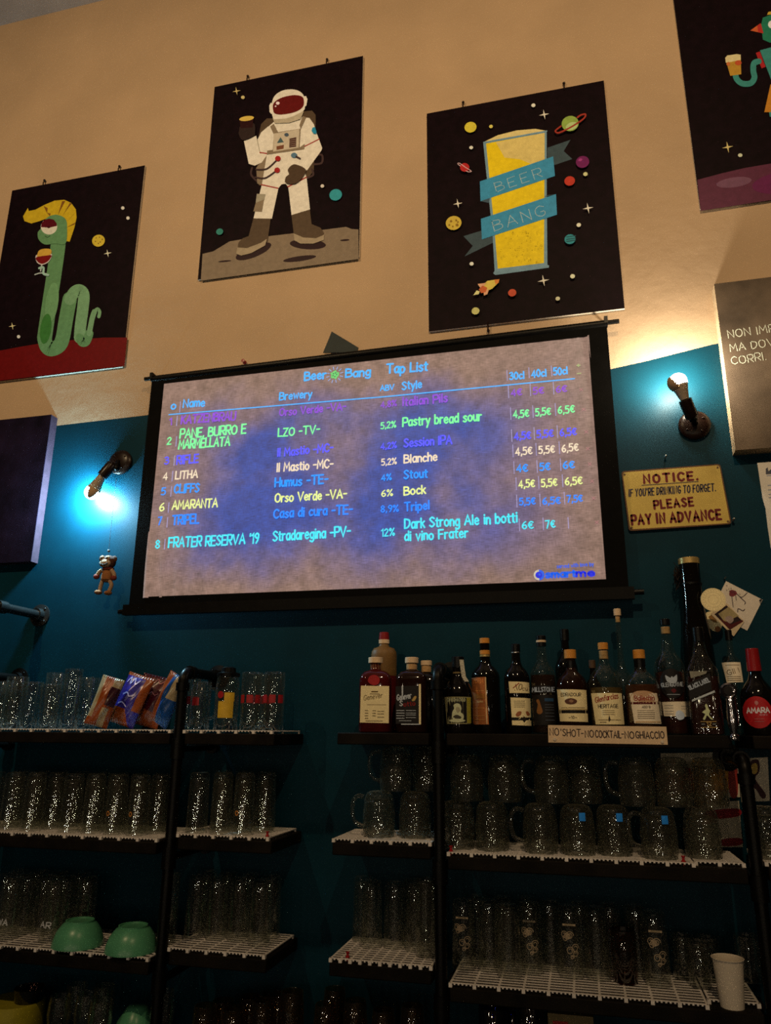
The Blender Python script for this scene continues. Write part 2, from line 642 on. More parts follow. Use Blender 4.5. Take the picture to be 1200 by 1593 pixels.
# ------------------------------------------------------------------ the room
XL, XR, YB, ZC = -4.2, 2.7, -7.6, EYE + 3.515
cream = mat('cream_plaster', (0.40, 0.29, 0.19), rough=0.85, vary=0.07, scale=3.0, bump=0.0)
nt = cream.node_tree
nzf = nt.nodes.new('ShaderNodeTexNoise')
nzf.inputs['Scale'].default_value = 14
nzf.inputs['Detail'].default_value = 7
tcn = [n for n in nt.nodes if n.type == 'TEX_COORD'][0]
nt.links.new(tcn.outputs['Object'], nzf.inputs['Vector'])
bpn = nt.nodes.new('ShaderNodeBump')
bpn.inputs['Strength'].default_value = 0.28
bpn.inputs['Distance'].default_value = 0.012
nt.links.new(nzf.outputs['Fac'], bpn.inputs['Height'])
nt.links.new(bpn.outputs['Normal'], nt.nodes['Principled BSDF'].inputs['Normal'])
teal = mat('teal_wall_paint', (0.0008, 0.023, 0.040), rough=0.5, vary=0.12, scale=7.0, bump=0.10, spec=0.08)
grey_ceil = mat('grey_ceiling_paint', (0.40, 0.36, 0.34), rough=0.9, scale=4)
dark_floor = mat('dark_floor_boards', (0.02, 0.014, 0.01), rough=0.6)
brown_far = mat('far_wall_paint', (0.03, 0.02, 0.015), rough=0.8)

edge = [(XL, 1.195), (-2.3, 1.203), (-1.6, 1.214), (-0.7, 1.206), (0.10, 1.200), (0.30, 1.228), (0.5, 1.262), (0.9, 1.31), (XR, 1.42)]
mb = MB()
for (xa, za), (xb, zb) in zip(edge[:-1], edge[1:]):
    mb.add([(xa, 0, 0), (xb, 0, 0), (xb, 0, EYE + zb), (xa, 0, EYE + za)], [(0, 1, 2, 3)], 1)
    mb.add([(xa, 0, EYE + za), (xb, 0, EYE + zb), (xb, 0, ZC), (xa, 0, ZC)], [(0, 1, 2, 3)], 0)
struct(mb.build('wall_back', [cream, teal]))
struct(MB().add([(XL, 0, ZC), (XR, 0, ZC), (XR, YB, ZC), (XL, YB, ZC)], [(0, 1, 2, 3)]).build('ceiling', grey_ceil))
struct(MB().add([(XL, YB, 0), (XR, YB, 0), (XR, 0, 0), (XL, 0, 0)], [(0, 1, 2, 3)]).build('floor', dark_floor))
struct(MB().add([(XL, YB, 0), (XL, 0, 0), (XL, 0, ZC), (XL, YB, ZC)], [(0, 1, 2, 3)]).build('wall_left', brown_far))
struct(MB().add([(XR, 0, 0), (XR, YB, 0), (XR, YB, ZC), (XR, 0, ZC)], [(0, 1, 2, 3)]).build('wall_right', brown_far))
struct(MB().add([(XR, YB, 0), (XL, YB, 0), (XL, YB, ZC), (XR, YB, ZC)], [(0, 1, 2, 3)]).build('wall_front', brown_far))

black = mat('black_iron', (0.002, 0.0018, 0.0017), rough=0.38, metal=0.0, vary=0.3, bump=0.1, spec=0.12)
black_cloth = mat('black_border_cloth', (0.0016, 0.0015, 0.0015), rough=0.7, vary=0.3, spec=0.05)
brown_iron = mat('brown_enamelled_iron', (0.010, 0.0042, 0.0028), rough=0.3, vary=0.3, spec=0.2)
black_wood = mat('black_stained_wood', (0.0065, 0.0048, 0.0034), rough=0.6, vary=0.6, scale=14, bump=0.3, spec=0.08)
white_edge = mat('poster_board_white_core', (0.62, 0.55, 0.45), rough=0.6)

# unseen lamps added behind the viewer: spotlights for the wall, bulbs for glints in glasses
bulb_far = lamp_mat('warm_added_bulb', WARM, 6.0)
for i, (x, y) in enumerate([(-2.05, -2.9), (0.45, -2.9)]):
    z = 2.75
    t = thing('added_spotlight', 'black ceiling spotlight aimed at the posters', 'lamp', (x, y, EYE + z), 0, 'ceiling spotlights aimed at the posters')
    aim = (Vector((x, 0, EYE + 1.97)) - Vector((x, y, EYE + z))).normalized()
    T = aim.to_track_quat('Z', 'Y').to_matrix().to_4x4()
    mb = MB()
    mb.lathe([(0, -0.12), (0.045, -0.12), (0.055, -0.02), (0.055, 0.0), (0.051, 0.0), (0.050, -0.03), (0, -0.03)], 20, 0, T)
    mb.build('spot_can', black, t)
    MB().tube([T @ Vector((0, 0, -0.11)), (0, 0, 0.2), (0, 0, ZC - EYE - z)], 0.008, 8).build('stem', black, t)
    ld = bpy.data.lights.new('spot_beam', 'SPOT')
    ld.energy = SPOT_W
    ld.color = WARM
    ld.spot_size = math.radians(104)  # cone shaped so the lower shelves stay dimmer than the wall
    ld.spot_blend = 1.0
    ld.shadow_soft_size = 0.03
    ld.use_soft_falloff = False
    lo = bpy.data.objects.new('spot_beam', ld)
    COL.objects.link(lo)
    lo.parent = t
    lo.matrix_local = Matrix.Translation(aim * 0.002) @ aim.to_track_quat('-Z', 'Y').to_matrix().to_4x4()
first = None
GLINT_TINT = (1.0, 0.82, 0.58)
for x, y, z in ((-3.5, -6.2, -0.75), (-3.0, -7.3, 0.35), (-2.4, -5.4, -0.55), (-1.9, -7.2, -1.0), (-1.3, -5.6, 0.55), (-0.8, -6.4, -0.62), (-0.2, -7.3, 0.3), (0.3, -5.4, -0.4),
                (0.8, -7.2, -0.95), (1.3, -6.2, 0.6), (1.8, -7.3, -0.6), (2.3, -5.6, -0.35)):
    if first is None:
        first = thing('added_glint_bulb', 'small warm bulb of the light strings hung at the far side of the room', 'lamp', (x, y, EYE + z), 0, 'warm bulbs of the light strings across the room')
        MB().ball((0, 0, 0), 0.055, 16, 10).build('bulb', bulb_far, first)
        bulb_light('bulb_glow', GLINT_TINT, FAR_LE, 0.058, first, (0, 0, 0))
        MB().lathe([(0, 0.05), (0.02, 0.05), (0.02, 0.11), (0, 0.115)], 10).build('socket', black, first)
    else:
        dup(first, (x, y, EYE + z))
    mb = MB()
    mb.tube([(x, y, EYE + z + 0.105), (x, y, ZC - 0.001)], 0.002, 5)
    tag(mb.build('hanging_cable', black), 'thin black cable of one light string hanging from the ceiling', 'cable', 'cables of the light strings')

# ------------------------------------------------------------------ posters
PW, PH = 0.70, 1.00
K = mat('poster_black', (0.0050, 0.0016, 0.0036), rough=0.55, vary=0.3, spec=0.06)
POST_T = 0.008


def poster(label, x, z, rot, hooks):
    """a thin board hung on the wall, centre at x, z"""
    t = thing('space_poster', label, 'poster', (x, -0.003, EYE + z), 0, 'space posters along the upper wall')
    c, s = math.cos(rot), math.sin(rot)
    q = [(u * c - v * s, u * s + v * c) for u, v in ((-PW / 2, -PH / 2), (PW / 2, -PH / 2), (PW / 2, PH / 2), (-PW / 2, PH / 2))]
    mb = MB()
    mb.prism(q, -POST_T, 0, 0, 1)
    mb.build('board', [K, white_edge], t)
    for hx, dn in hooks:
        v0 = -PH / 2 if dn else PH / 2
        sg = -1 if dn else 1
        mb = MB()
        mb.tube([(hx, -0.004, v0 - sg * 0.012), (hx, -0.011, v0 - sg * 0.008), (hx, -0.011, v0 + sg * 0.010), (hx, -0.004, v0 + sg * 0.022)], 0.0028, 6)
        mb.ball((hx, -0.006, v0 + sg * 0.024), 0.006, 8, 6)
        mb.build('hanging_clip', brown_iron, t)
    return t


def art_on(t, ox, oy, k):
    return Art(crop(ox, oy, k, -0.011, (t.location.x, t.location.z)), -POST_T - 0.0003)


# --- astronaut
t = poster('poster of a white-suited astronaut raising a dark beer on the moon', -1.0905, 2.3025, -0.0004, [(-0.19, 0), (0.185, 0)])
A = art_on(t, 310, 90, 4.55)
suit, suit_sh, brn, red, hose, grey = ink(214, 188, 148), ink(150, 130, 95), ink(78, 56, 34), ink(150, 30, 24), ink(62, 40, 32), ink(126, 100, 68)
dk = ink(36, 14, 14)
A.poly([(24, 1388), (100, 1370), (215, 1300), (300, 1285), (500, 1262), (900, 1215), (960, 1207), (1040, 1197), (1080, 1212), (1128, 1215), (1130, 1424), (12, 1578)], ink(122, 96, 66))
A.poly(ell(770, 1320, 128, 36, 3), dk)
A.poly(ell(385, 1370, 135, 42, -22), dk)
A.poly(ell(712, 1422, 118, 18, -8), dk)
A.poly(ell(182, 1440, 46, 6, -5), dk)
A.poly(ell(1032, 1291, 34, 6, -4), dk)
A.build('printed_moon_ground', t)
A.poly([(425, 905), (408, 860), (420, 560), (440, 470), (480, 430), (540, 430), (740, 380), (800, 375), (825, 405), (825, 500), (812, 800), (770, 855)], brn)
for q in ([(375, 780), (370, 830), (420, 880), (450, 880)], [(820, 690), (870, 690), (868, 745), (815, 755)], [(800, 790), (808, 830), (770, 850)]):
    A.line(q, 14, hose)
A.poly([(412, 890), (405, 780), (480, 690), (480, 790), (440, 905)], grey)
# body, arms, legs
A.poly([(490, 490), (530, 455), (720, 420), (782, 428), (812, 470), (835, 540), (872, 640), (866, 658), (766, 797), (745, 800), (762, 850), (786, 1075), (655, 1116), (632, 915), (612, 893), (585, 897), (562, 925), (516, 1140), (386, 1138), (447, 890), (480, 690)], suit)
A.poly([(318, 590), (405, 553), (425, 650), (415, 580), (440, 530), (490, 487), (535, 545), (520, 660), (480, 690), (445, 742), (395, 765), (352, 752)], suit)
A.line([(412, 580), (428, 655), (436, 680)], 5, suit_sh)
A.line([(432, 672), (482, 680)], 8, red)
A.line([(742, 632), (850, 578)], 7, red)
A.line([(442, 900), (558, 925)], 8, red)
A.line([(630, 915), (760, 848)], 8, red)
A.poly([(410, 965), (472, 968), (462, 1010), (402, 1030)], suit_sh)
A.poly([(402, 1030), (462, 1005), (446, 1092), (385, 1090)], grey)
# boots
A.poly([(386, 1140), (508, 1142), (486, 1300), (445, 1332), (330, 1372), (272, 1360), (280, 1310), (310, 1280), (352, 1265)], brn)
A.poly([(272, 1345), (340, 1350), (440, 1312), (480, 1285), (470, 1330), (370, 1385), (300, 1402), (264, 1390)], ink(150, 122, 84))
A.poly([(655, 1116), (786, 1076), (798, 1180), (860, 1205), (884, 1240), (878, 1275), (760, 1285), (672, 1250)], brn)
A.poly([(670, 1245), (740, 1275), (830, 1280), (886, 1255), (884, 1292), (810, 1318), (720, 1318), (676, 1295)], ink(150, 122, 84))
# straps and chest panel
A.poly([(505, 490), (530, 470), (560, 530), (720, 505), (712, 480), (735, 415), (760, 425), (720, 510), (712, 640), (748, 612), (746, 650), (480, 688), (484, 660), (524, 655), (530, 545)], grey)
A.poly([(530, 540), (712, 508), (706, 640), (526, 668)], ink(186, 158, 118))
A.poly([(552, 608), (578, 566), (602, 602)], ink(64, 80, 70))
A.poly(ell(621, 549, 16, 13), ink(70, 76, 74))
A.poly([(550, 630), (602, 620), (600, 648), (550, 656)], ink(110, 60, 34))
A.poly([(642, 576), (690, 566), (688, 634), (640, 640)], ink(74, 40, 28))
for k in range(4):
    A.line([(642, 588 + 14 * k), (690, 580 + 14 * k)], 3, ink(140, 110, 80), False)
A.line([(405, 795), (480, 790), (545, 735)], 10, hose)
A.line([(400, 850), (470, 855), (540, 810)], 10, hose)
for c in ((560, 718), (555, 800)):
    A.poly(ell(*c, 20, 19), red)
A.poly(ell(675, 695, 22, 18), ink(84, 104, 104))
A.line([(690, 704), (716, 718)], 12, hose, False)
A.poly([(798, 520), (806, 500), (822, 495), (834, 530), (832, 545), (812, 542)], ink(40, 120, 128))
# helmet
A.poly([(525, 400), (730, 360), (742, 390), (720, 440), (640, 466), (540, 470), (525, 440)], ink(172, 146, 106))
A.poly([(526, 430), (516, 350), (535, 280), (590, 240), (660, 230), (715, 245), (745, 280), (752, 350), (735, 385), (640, 430), (560, 440)], suit, True)
A.poly([(500, 345), (510, 325), (524, 330), (526, 390), (515, 405), (502, 390)], suit)
A.poly([(742, 280), (760, 278), (770, 300), (762, 345), (744, 358)], suit)
A.poly([(530, 330), (580, 292), (660, 272), (715, 275), (742, 295), (740, 350), (690, 388), (600, 408), (545, 404), (528, 380)], ink(92, 14, 10), True)
A.poly(ell(560, 328, 13, 11), ink(225, 190, 165))
A.poly(ell(545, 350, 6, 5), ink(225, 190, 165))
# gloves, glass of beer
A.poly([(288, 520), (300, 490), (390, 470), (400, 540), (390, 560), (315, 590), (285, 550)], ink(44, 28, 20), True)
A.poly([(288, 445), (390, 425), (382, 500), (298, 505)], ink(40, 10, 8))
A.poly(ell(340, 437, 52, 17, -8), ink(205, 160, 62))
A.poly([(655, 770), (690, 762), (757, 796), (738, 850), (690, 895), (640, 900), (612, 885), (618, 850), (640, 830), (632, 800)], ink(72, 50, 30), True)
A.build('printed_astronaut', t)
for e, c in ((ell(970, 977, 45, 40, -20), (48, 128, 116)), (ell(150, 1237, 25, 22, -20), (46, 110, 84)), (ell(876, 915, 13, 12), (200, 175, 140)), (ell(314, 288, 13, 12), (190, 160, 92))):
    A.poly(e, ink(*c))
    A.build('printed_planet', t)
A.star(269, 244, 30, ink(196, 160, 90))
A.build('printed_star', t)

# --- beer glass poster
t = poster('poster of a tall yellow beer glass with teal banners among planets', -0.1128, 1.9329, 0.0002, [(-0.20, 0), (0.20, 0), (-0.13, 1)])
A = art_on(t, 660, 120, 3.75)
gb, gy, ban = ink(110, 128, 120), ink(218, 172, 16), ink(56, 122, 132)
A.poly([(720, 412), (855, 366), (815, 432), (865, 478), (765, 512), (720, 500)], ink(58, 66, 60))
A.poly([(230, 928), (336, 896), (405, 920), (405, 965), (236, 1047), (284, 985)], ink(58, 66, 60))
A.poly([(345, 380), (716, 312), (716, 690), (720, 1095), (730, 1100), (728, 1112), (415, 1155), (404, 1145), (412, 1130), (400, 920)], gb)
A.poly([(362, 388), (704, 326), (700, 1085), (430, 1118), (412, 900)], gy)
A.poly([(420, 382), (704, 326), (702, 500), (640, 515), (560, 480), (470, 470)], ink(206, 168, 84), False)
A.poly([(352, 378), (430, 340), (540, 312), (650, 303), (716, 314)], ink(208, 172, 96))
A.line([(350, 382), (716, 316)], 8, gb, False)
A.poly([(720, 690), (770, 684), (700, 700)], ink(60, 72, 70))
A.poly([(330, 725), (385, 700), (378, 735)], ink(60, 72, 70))
A.poly([(326, 610), (754, 464), (764, 578), (330, 725)], ban)
A.poly([(332, 828), (770, 684), (776, 804), (338, 948)], ban)
wht = ink(204, 190, 150)
p0, p1 = A.c(415, 0), A.c(425, 0)
mscale = (p1[0] - p0[0]) / 10
A.k += 1


def art_text(A, s, a, b, hpx, M, weight=0.8, **kw):
    a2, b2 = A.c(*a), A.c(*b)
    sc = (A.c(a[0] + 10, a[1])[0] - a2[0]) / 10
    A.k += 1
    flat_polys(A.mb, text_polys(s, a2, b2, hpx * sc, weight, **kw), A.y - A.step * A.k, A.mi(M))


art_text(A, 'BEER', (424, 672), (690, 582), 66, wht, 0.42, jit=0.0, dots=mscale * 7.5, gap=2.2)
art_text(A, 'BANG', (412, 900), (712, 805), 72, wht, 0.42, jit=0.0, dots=mscale * 7.5, gap=2.0)
random.seed(3)
for _ in range(60):
    A.poly(ell(random.uniform(445, 690), random.uniform(900, 1085), 2.2, 2.2, 0, 5), ink(150, 118, 20))
A.build('printed_beer_glass', t)
for x, y, r, c in ((273, 302, 35, (200, 168, 44)), (392, 298, 11, (200, 170, 70)), (639, 175, 12, (214, 192, 150)), (277, 421, 11, (210, 190, 150)),
                   (175, 860, 46, (190, 150, 48)), (925, 506, 39, (104, 22, 62)), (942, 577, 13, (200, 180, 110)), (850, 617, 31, (178, 46, 26)),
                   (903, 873, 13, (210, 188, 140)), (852, 956, 32, (40, 116, 104)), (280, 1099, 12, (208, 190, 150)), (867, 1172, 14, (206, 186, 130)),
                   (781, 1302, 13, (206, 186, 130)), (516, 1268, 24, (182, 66, 34)), (303, 1374, 23, (192, 172, 90))):
    A.poly(ell(x, y, r, r * 0.88, -15), ink(*c))
    if x == 175:
        for x2, y2, r2 in ((160, 850, 7), (190, 845, 6), (195, 872, 9), (170, 880, 5), (150, 872, 5), (200, 855, 5)):
            A.poly(ell(x2, y2, r2, r2, 0, 10), ink(130, 90, 24))
    if x == 852:
        for dy in (-12, 2, 14):
            A.line([(832, 956 + dy), (884, 948 + dy)], 5, ink(20, 60, 56), False)
    if x == 925:
        A.poly(ell(912, 494, 12, 8, -20), ink(150, 50, 90))
    A.build('printed_planet', t)
for x, y, r in ((702, 232, 30), (200, 750, 28), (957, 777, 32), (698, 1198, 34)):
    A.star(x, y, r, ink(216, 190, 146))
    A.build('printed_star', t)
A.poly(ell(853, 285, 50, 44, -15), ink(136, 146, 54))
A.poly(ell(862, 300, 36, 22, -20), ink(170, 172, 96))
A.line([(770, 335), (790, 338), (860, 305), (930, 258), (942, 232), (915, 236), (895, 250)], 9, ink(150, 44, 26))
A.line([(770, 335), (768, 326), (800, 300)], 8, ink(150, 44, 26))
A.build('printed_planet', t)
A.poly(ell(240, 540, 27, 25), ink(170, 34, 28))
A.line([(215, 532), (200, 520), (210, 516), (245, 540), (278, 562), (262, 566), (248, 560)], 4, ink(200, 150, 130))
A.build('printed_planet', t)
# rocket
A.poly([(330, 1240), (372, 1200), (442, 1190), (438, 1208), (400, 1246), (362, 1262), (345, 1262)], ink(204, 166, 60))
A.poly([(412, 1194), (442, 1190), (438, 1210), (420, 1222)], ink(200, 110, 40))
A.poly([(315, 1218), (366, 1212), (345, 1240), (330, 1240)], ink(206, 140, 90))
A.poly([(350, 1260), (382, 1248), (372, 1278), (352, 1286)], ink(206, 140, 90))
A.poly([(322, 1250), (345, 1228), (372, 1240), (362, 1266), (336, 1272)], ink(186, 84, 36))
A.poly([(290, 1284), (310, 1256), (328, 1262), (322, 1278)], ink(214, 190, 110))
A.build('printed_rocket', t)

# --- worm poster
t = poster('poster of a green one-eyed worm with a blond quiff holding red beer', -2.1035, 1.9378, 0.0029, [(-0.18, 0), (0.215, 0)])
A = art_on(t, 0, 260, 4.687)
g1, g2, yh = ink(92, 122, 68), ink(112, 138, 84), ink(190, 146, 22)
A.poly([(-70, 1352), (0, 1338), (150, 1310), (300, 1285), (520, 1262), (760, 1243), (928, 1243), (908, 1450), (-40, 1562)], ink(98, 10, 8))
A.build('printed_red_ground', t)
# outline of the coils as thick ribbons
A.line([(430, 440), (425, 560), (398, 760), (360, 1010), (322, 1260), (335, 1310), (368, 1330), (420, 1312), (452, 1262), (480, 1110), (508, 960), (540, 905), (585, 895), (610, 925), (605, 1020), (585, 1160), (578, 1250), (600, 1280), (628, 1275), (650, 1220), (672, 1100), (690, 1050), (712, 1040), (728, 1058), (722, 1092)], 22, g1)
A.line([(430, 440), (425, 560), (398, 760), (360, 1010), (325, 1250)], 108, g1)
A.line([(325, 1250), (340, 1305), (372, 1328), (425, 1308), (456, 1255), (482, 1110), (510, 960)], 104, g1)
A.line([(510, 965), (545, 910), (585, 898), (612, 935), (604, 1040), (588, 1160), (582, 1245)], 84, g2)
A.line([(582, 1245), (600, 1278), (630, 1272), (652, 1215)], 62, g1)
A.line([(652, 1215), (672, 1110), (690, 1055)], 38, g2)
A.line([(690, 1055), (712, 1036), (728, 1056), (722, 1090)], 24, g2)
A.poly(ell(380, 990, 46, 150, 8), ink(104, 134, 76))
A.poly(ell(335, 1180, 40, 110, 8), ink(56, 100, 36))
A.poly([(180, 395), (170, 360), (205, 300), (212, 322), (260, 312), (330, 275), (400, 246), (470, 240), (520, 262), (555, 310), (560, 370), (545, 440), (510, 545), (480, 540), (470, 420), (420, 350), (350, 372), (290, 395), (230, 412)], yh, False)
for q in ([(320, 285), (345, 340), (350, 300)], [(345, 335), (365, 360), (372, 340)], [(425, 350), (440, 300), (455, 250), (478, 250)], [(460, 356), (490, 310), (525, 268), (512, 262)], [(490, 400), (540, 345), (555, 330)], [(492, 440), (545, 420), (552, 405)]):
    A.poly(q, ink(120, 70, 20)) if len(q) == 3 else A.poly(q, ink(120, 70, 20))
A.poly([(320, 400), (360, 362), (420, 350), (480, 380), (492, 450), (480, 560), (400, 560), (330, 566), (285, 530), (278, 480), (300, 450)], g1, True)
A.poly(ell(360, 437, 60, 57), ink(204, 182, 140))
A.poly([(302, 440), (306, 410), (330, 386), (362, 378), (396, 386), (416, 412), (418, 432), (360, 444)], ink(80, 8, 14))
A.poly(ell(358, 440, 11, 8), ink(60, 10, 10))
A.line([(332, 505), (350, 514), (368, 502)], 4, ink(40, 60, 30))
A.poly([(262, 660), (280, 640), (374, 632), (376, 665), (350, 700), (310, 715), (275, 700)], ink(196, 170, 140), True)
A.poly([(268, 660), (372, 644), (370, 668), (345, 695), (310, 708), (280, 694)], ink(112, 14, 12), True)
A.poly([(276, 640), (290, 610), (330, 598), (375, 604), (372, 640), (320, 650), (275, 655)], ink(196, 140, 44), True)
A.line([(308, 716), (300, 760)], 8, ink(180, 170, 140), False)
A.line([(258, 787), (300, 775), (345, 782)], 8, ink(170, 165, 136))
A.line([(290, 740), (320, 735), (322, 780), (355, 790)], 16, ink(150, 168, 130))
A.build('printed_worm', t)
A.poly(ell(722, 540, 47, 43, -20), ink(196, 156, 40))
for x, y in ((705, 520), (730, 515), (700, 545), (735, 550), (750, 530), (722, 560)):
    A.poly(ell(x, y, 5, 5, 0, 8), ink(130, 90, 30))
A.build('printed_planet', t)
for x, y in ((900, 303), (938, 376), (141, 1240)):
    A.poly(ell(x, y, 12, 12), ink(206, 184, 148))
    A.build('printed_planet', t)
for x, y, r, c in ((790, 633, 30, (212, 190, 140)), (96, 1163, 28, (206, 176, 110))):
    A.star(x, y, r, ink(*c))
    A.build('printed_star', t)

# --- bird robot poster, cut by the frame
pl = at(1089, 328, 0)
t = poster('poster of a green bird robot holding a beer above a purple planet', pl.x + PW / 2, pl.z - EYE + PH / 2, 0.0, [(-0.2, 0), (0.2, 0)])
A = art_on(t, 1040, 0, 4.687)
A.poly([(212, 1312), (400, 1262), (560, 1225), (750, 1193), (1000, 1165), (1350, 1180), (1400, 1360), (1300, 1375), (236, 1538)], ink(84, 34, 42))
A.poly(ell(480, 1330, 130, 36, -8), ink(104, 60, 64))
A.poly(ell(850, 1330, 240, 80, -8), ink(92, 24, 50))
A.build('printed_purple_ground', t)
tg = ink(56, 116, 92)
A.poly([(690, 290), (678, 180), (690, 130), (740, 112), (870, 90), (900, 120), (900, 240), (860, 300), (740, 312)], ink(34, 104, 66), False)
A.poly([(720, 110), (730, 88), (860, 70), (880, 92)], ink(190, 140, 40))
A.poly(ell(760, 180, 32, 30), ink(216, 200, 170))
A.poly(ell(766, 182, 14, 14), ink(20, 16, 14))
A.poly(ell(850, 172, 30, 28), ink(216, 200, 170))
A.poly(ell(852, 174, 13, 13), ink(20, 16, 14))
A.poly([(598, 225), (668, 175), (690, 245)], ink(190, 80, 34))
A.poly([(650, 188), (675, 172), (694, 244), (655, 236)], ink(170, 40, 28))
A.poly([(668, 370), (780, 340), (960, 320), (940, 600), (760, 610)], tg)
A.poly([(638, 388), (668, 378), (710, 490), (680, 502)], ink(160, 30, 26))
A.line([(660, 450), (625, 465), (620, 520), (628, 570), (600, 610), (540, 612), (500, 580), (488, 540)], 42, tg)
A.poly([(415, 425), (528, 402), (532, 545), (452, 556)], ink(176, 120, 34))
A.poly([(415, 425), (430, 408), (500, 398), (528, 402), (528, 440), (420, 462)], ink(208, 176, 110))
A.poly(ell(510, 462, 24, 18), ink(180, 70, 30))
A.poly(ell(438, 470, 14, 14), ink(190, 96, 40))
A.poly([(745, 620), (900, 610), (950, 820), (700, 822)], ink(186, 110, 26))
A.poly([(735, 822), (790, 820), (790, 850), (740, 856)], tg)
A.poly([(860, 820), (915, 820), (915, 850), (862, 856)], tg)
A.build('printed_bird', t)
A.star(433, 1077, 42, ink(200, 165, 90))
A.build('printed_star', t)
A.poly(ell(524, 1136, 16, 13), ink(196, 180, 130))
A.build('printed_planet', t)

# ------------------------------------------------------------------ projection screen
SY = -0.05
scr = thing('projection_screen', 'black-bordered projection screen showing a beer tap list', 'screen', (0, 0, EYE))
ox0, ox1, oz0, oz1 = -1.582, 0.170, 0.427, 1.356
fx0, fx1, fz0, fz1 = -1.527, 0.104, 0.464, 1.318
fab = bpy.data.materials.new('projected_chalkboard_and_room_light')
fab.use_nodes = True
nt = fab.node_tree
N = nt.nodes
b = N['Principled BSDF']
b.inputs['Roughness'].default_value = 0.9
b.inputs['Specular IOR Level'].default_value = 0.1
tc = N.new('ShaderNodeTexCoord')
sp = N.new('ShaderNodeSeparateXYZ')
nt.links.new(tc.outputs['Object'], sp.inputs[0])


def mathn(op, a, bb=None, clamp=False):
    n = N.new('ShaderNodeMath')
    n.operation = op
    n.use_clamp = clamp
    for i, v in enumerate((a, bb)):
        if v is None:
            continue
        if isinstance(v, (int, float)):
            n.inputs[i].default_value = v
        else:
            nt.links.new(v, n.inputs[i])
    return n.outputs[0]


def sstep(v, a, bb):
    n = N.new('ShaderNodeMapRange')
    n.interpolation_type = 'SMOOTHSTEP'
    n.inputs['From Min'].default_value = a
    n.inputs['From Max'].default_value = bb
    nt.links.new(v, n.inputs['Value'])
    return n.outputs['Result']


def noise(sc, det=4, scale3=None):
    n = N.new('ShaderNodeTexNoise')
    n.inputs['Scale'].default_value = sc
    n.inputs['Detail'].default_value = det
    if scale3:
        mp = N.new('ShaderNodeMapping')
        mp.inputs['Scale'].default_value = scale3
        nt.links.new(tc.outputs['Object'], mp.inputs['Vector'])
        nt.links.new(mp.outputs[0], n.inputs['Vector'])
    else:
        nt.links.new(tc.outputs['Object'], n.inputs['Vector'])
    return n.outputs['Fac']


wob = mathn('MULTIPLY', mathn('SUBTRACT', noise(5), 0.5), 0.28)
xs = mathn('ADD', sp.outputs['X'], wob)
zs = mathn('ADD', sp.outputs['Z'], wob)
mask = mathn('MULTIPLY', sstep(xs, fx0 - 0.02, fx0 + 0.34), sstep(xs, fx1 + 0.02, fx1 - 0.52))
mask = mathn('MULTIPLY', mask, mathn('MULTIPLY', sstep(zs, fz0 - 0.02, fz0 + 0.22), sstep(zs, fz1 - 0.03, fz1 - 0.30)))
patch = sstep(noise(3.2, 6), 0.30, 0.62)
mask = mathn('MULTIPLY', mask, mathn('ADD', mathn('MULTIPLY', patch, 0.75), 0.30), True)
mx = N.new('ShaderNodeMix')
mx.data_type = 'RGBA'
nt.links.new(mask, mx.inputs['Factor'])
mx.inputs[6].default_value = (0.215, 0.130, 0.105, 1)  # warm room light on the cloth's edges, put into the glow
mx.inputs[7].default_value = (0.016, 0.052, 0.285, 1)
nt.links.new(mx.outputs[2], b.inputs['Emission Color'])
weave = mathn('ADD', mathn('MULTIPLY', noise(1, 2, (40, 1, 420)), 0.75), mathn('MULTIPLY', noise(1, 2, (420, 1, 40)), 0.45))
weave = mathn('MULTIPLY', weave, mathn('ADD', mathn('MULTIPLY', noise(30, 5), 0.9), 0.55))
weave = mathn('SUBTRACT', mathn('MULTIPLY', weave, 2.2), 0.22)
nt.links.new(weave, b.inputs['Emission Strength'])
nzr = N.new('ShaderNodeValToRGB')
nzr.color_ramp.elements[0].color = (0.07, 0.068, 0.066, 1)
nzr.color_ramp.elements[1].color = (0.12, 0.118, 0.115, 1)
nt.links.new(noise(9, 4), nzr.inputs['Fac'])
nt.links.new(nzr.outputs['Color'], b.inputs['Base Color'])

fab.cycles.emission_sampling = 'NONE'

# the cloth: slightly rippled at its lower left and right edges
mb = MB()
nx, nz = 90, 40


def cloth_y(u, v):
    e = math.exp(-u / 0.05) * max(0, 1 - v / 0.45)
    e2 = math.exp(-(1 - u) / 0.02) * v
    return SY - 0.006 * e * math.sin(u * 170 + v * 4) - 0.004 * e2 * math.sin(u * 260 + v * 5)


vs = []
for j in range(nz + 1):
    for i in range(nx + 1):
        u, v = i / nx, j / nz
        u = u ** 1.5 if u < 0.5 else u
        vs.append((fx0 - 0.004 + (fx1 - fx0 + 0.008) * u, cloth_y(u, v), fz0 - 0.004 + (fz1 - fz0 + 0.008) * v))
fs = [(j * (nx + 1) + i, j * (nx + 1) + i + 1, (j + 1) * (nx + 1) + i + 1, (j + 1) * (nx + 1) + i) for j in range(nz) for i in range(nx)]
mb.add(vs, fs)
mb.build('screen_cloth', fab, scr)
mb = MB()
for q in ((ox0, fx0, oz0, oz1), (fx1, ox1, oz0, oz1), (fx0, fx1, oz0, fz0), (fx0, fx1, fz1, oz1)):
    mb.box(q[0], q[1], SY - 0.002, SY + 0.006, q[2], q[3])
mb.build('border', black_cloth, scr, weld=True)
mb = MB()
mb.tube([(-1.618, SY + 0.004, 1.350), (0.212, SY + 0.004, 1.366)], 0.008, 12)
mb.tube([(-1.585, SY + 0.004, 1.345), (0.172, SY + 0.004, 1.361)], 0.014, 12)
mb.build('top_bar', black, scr)
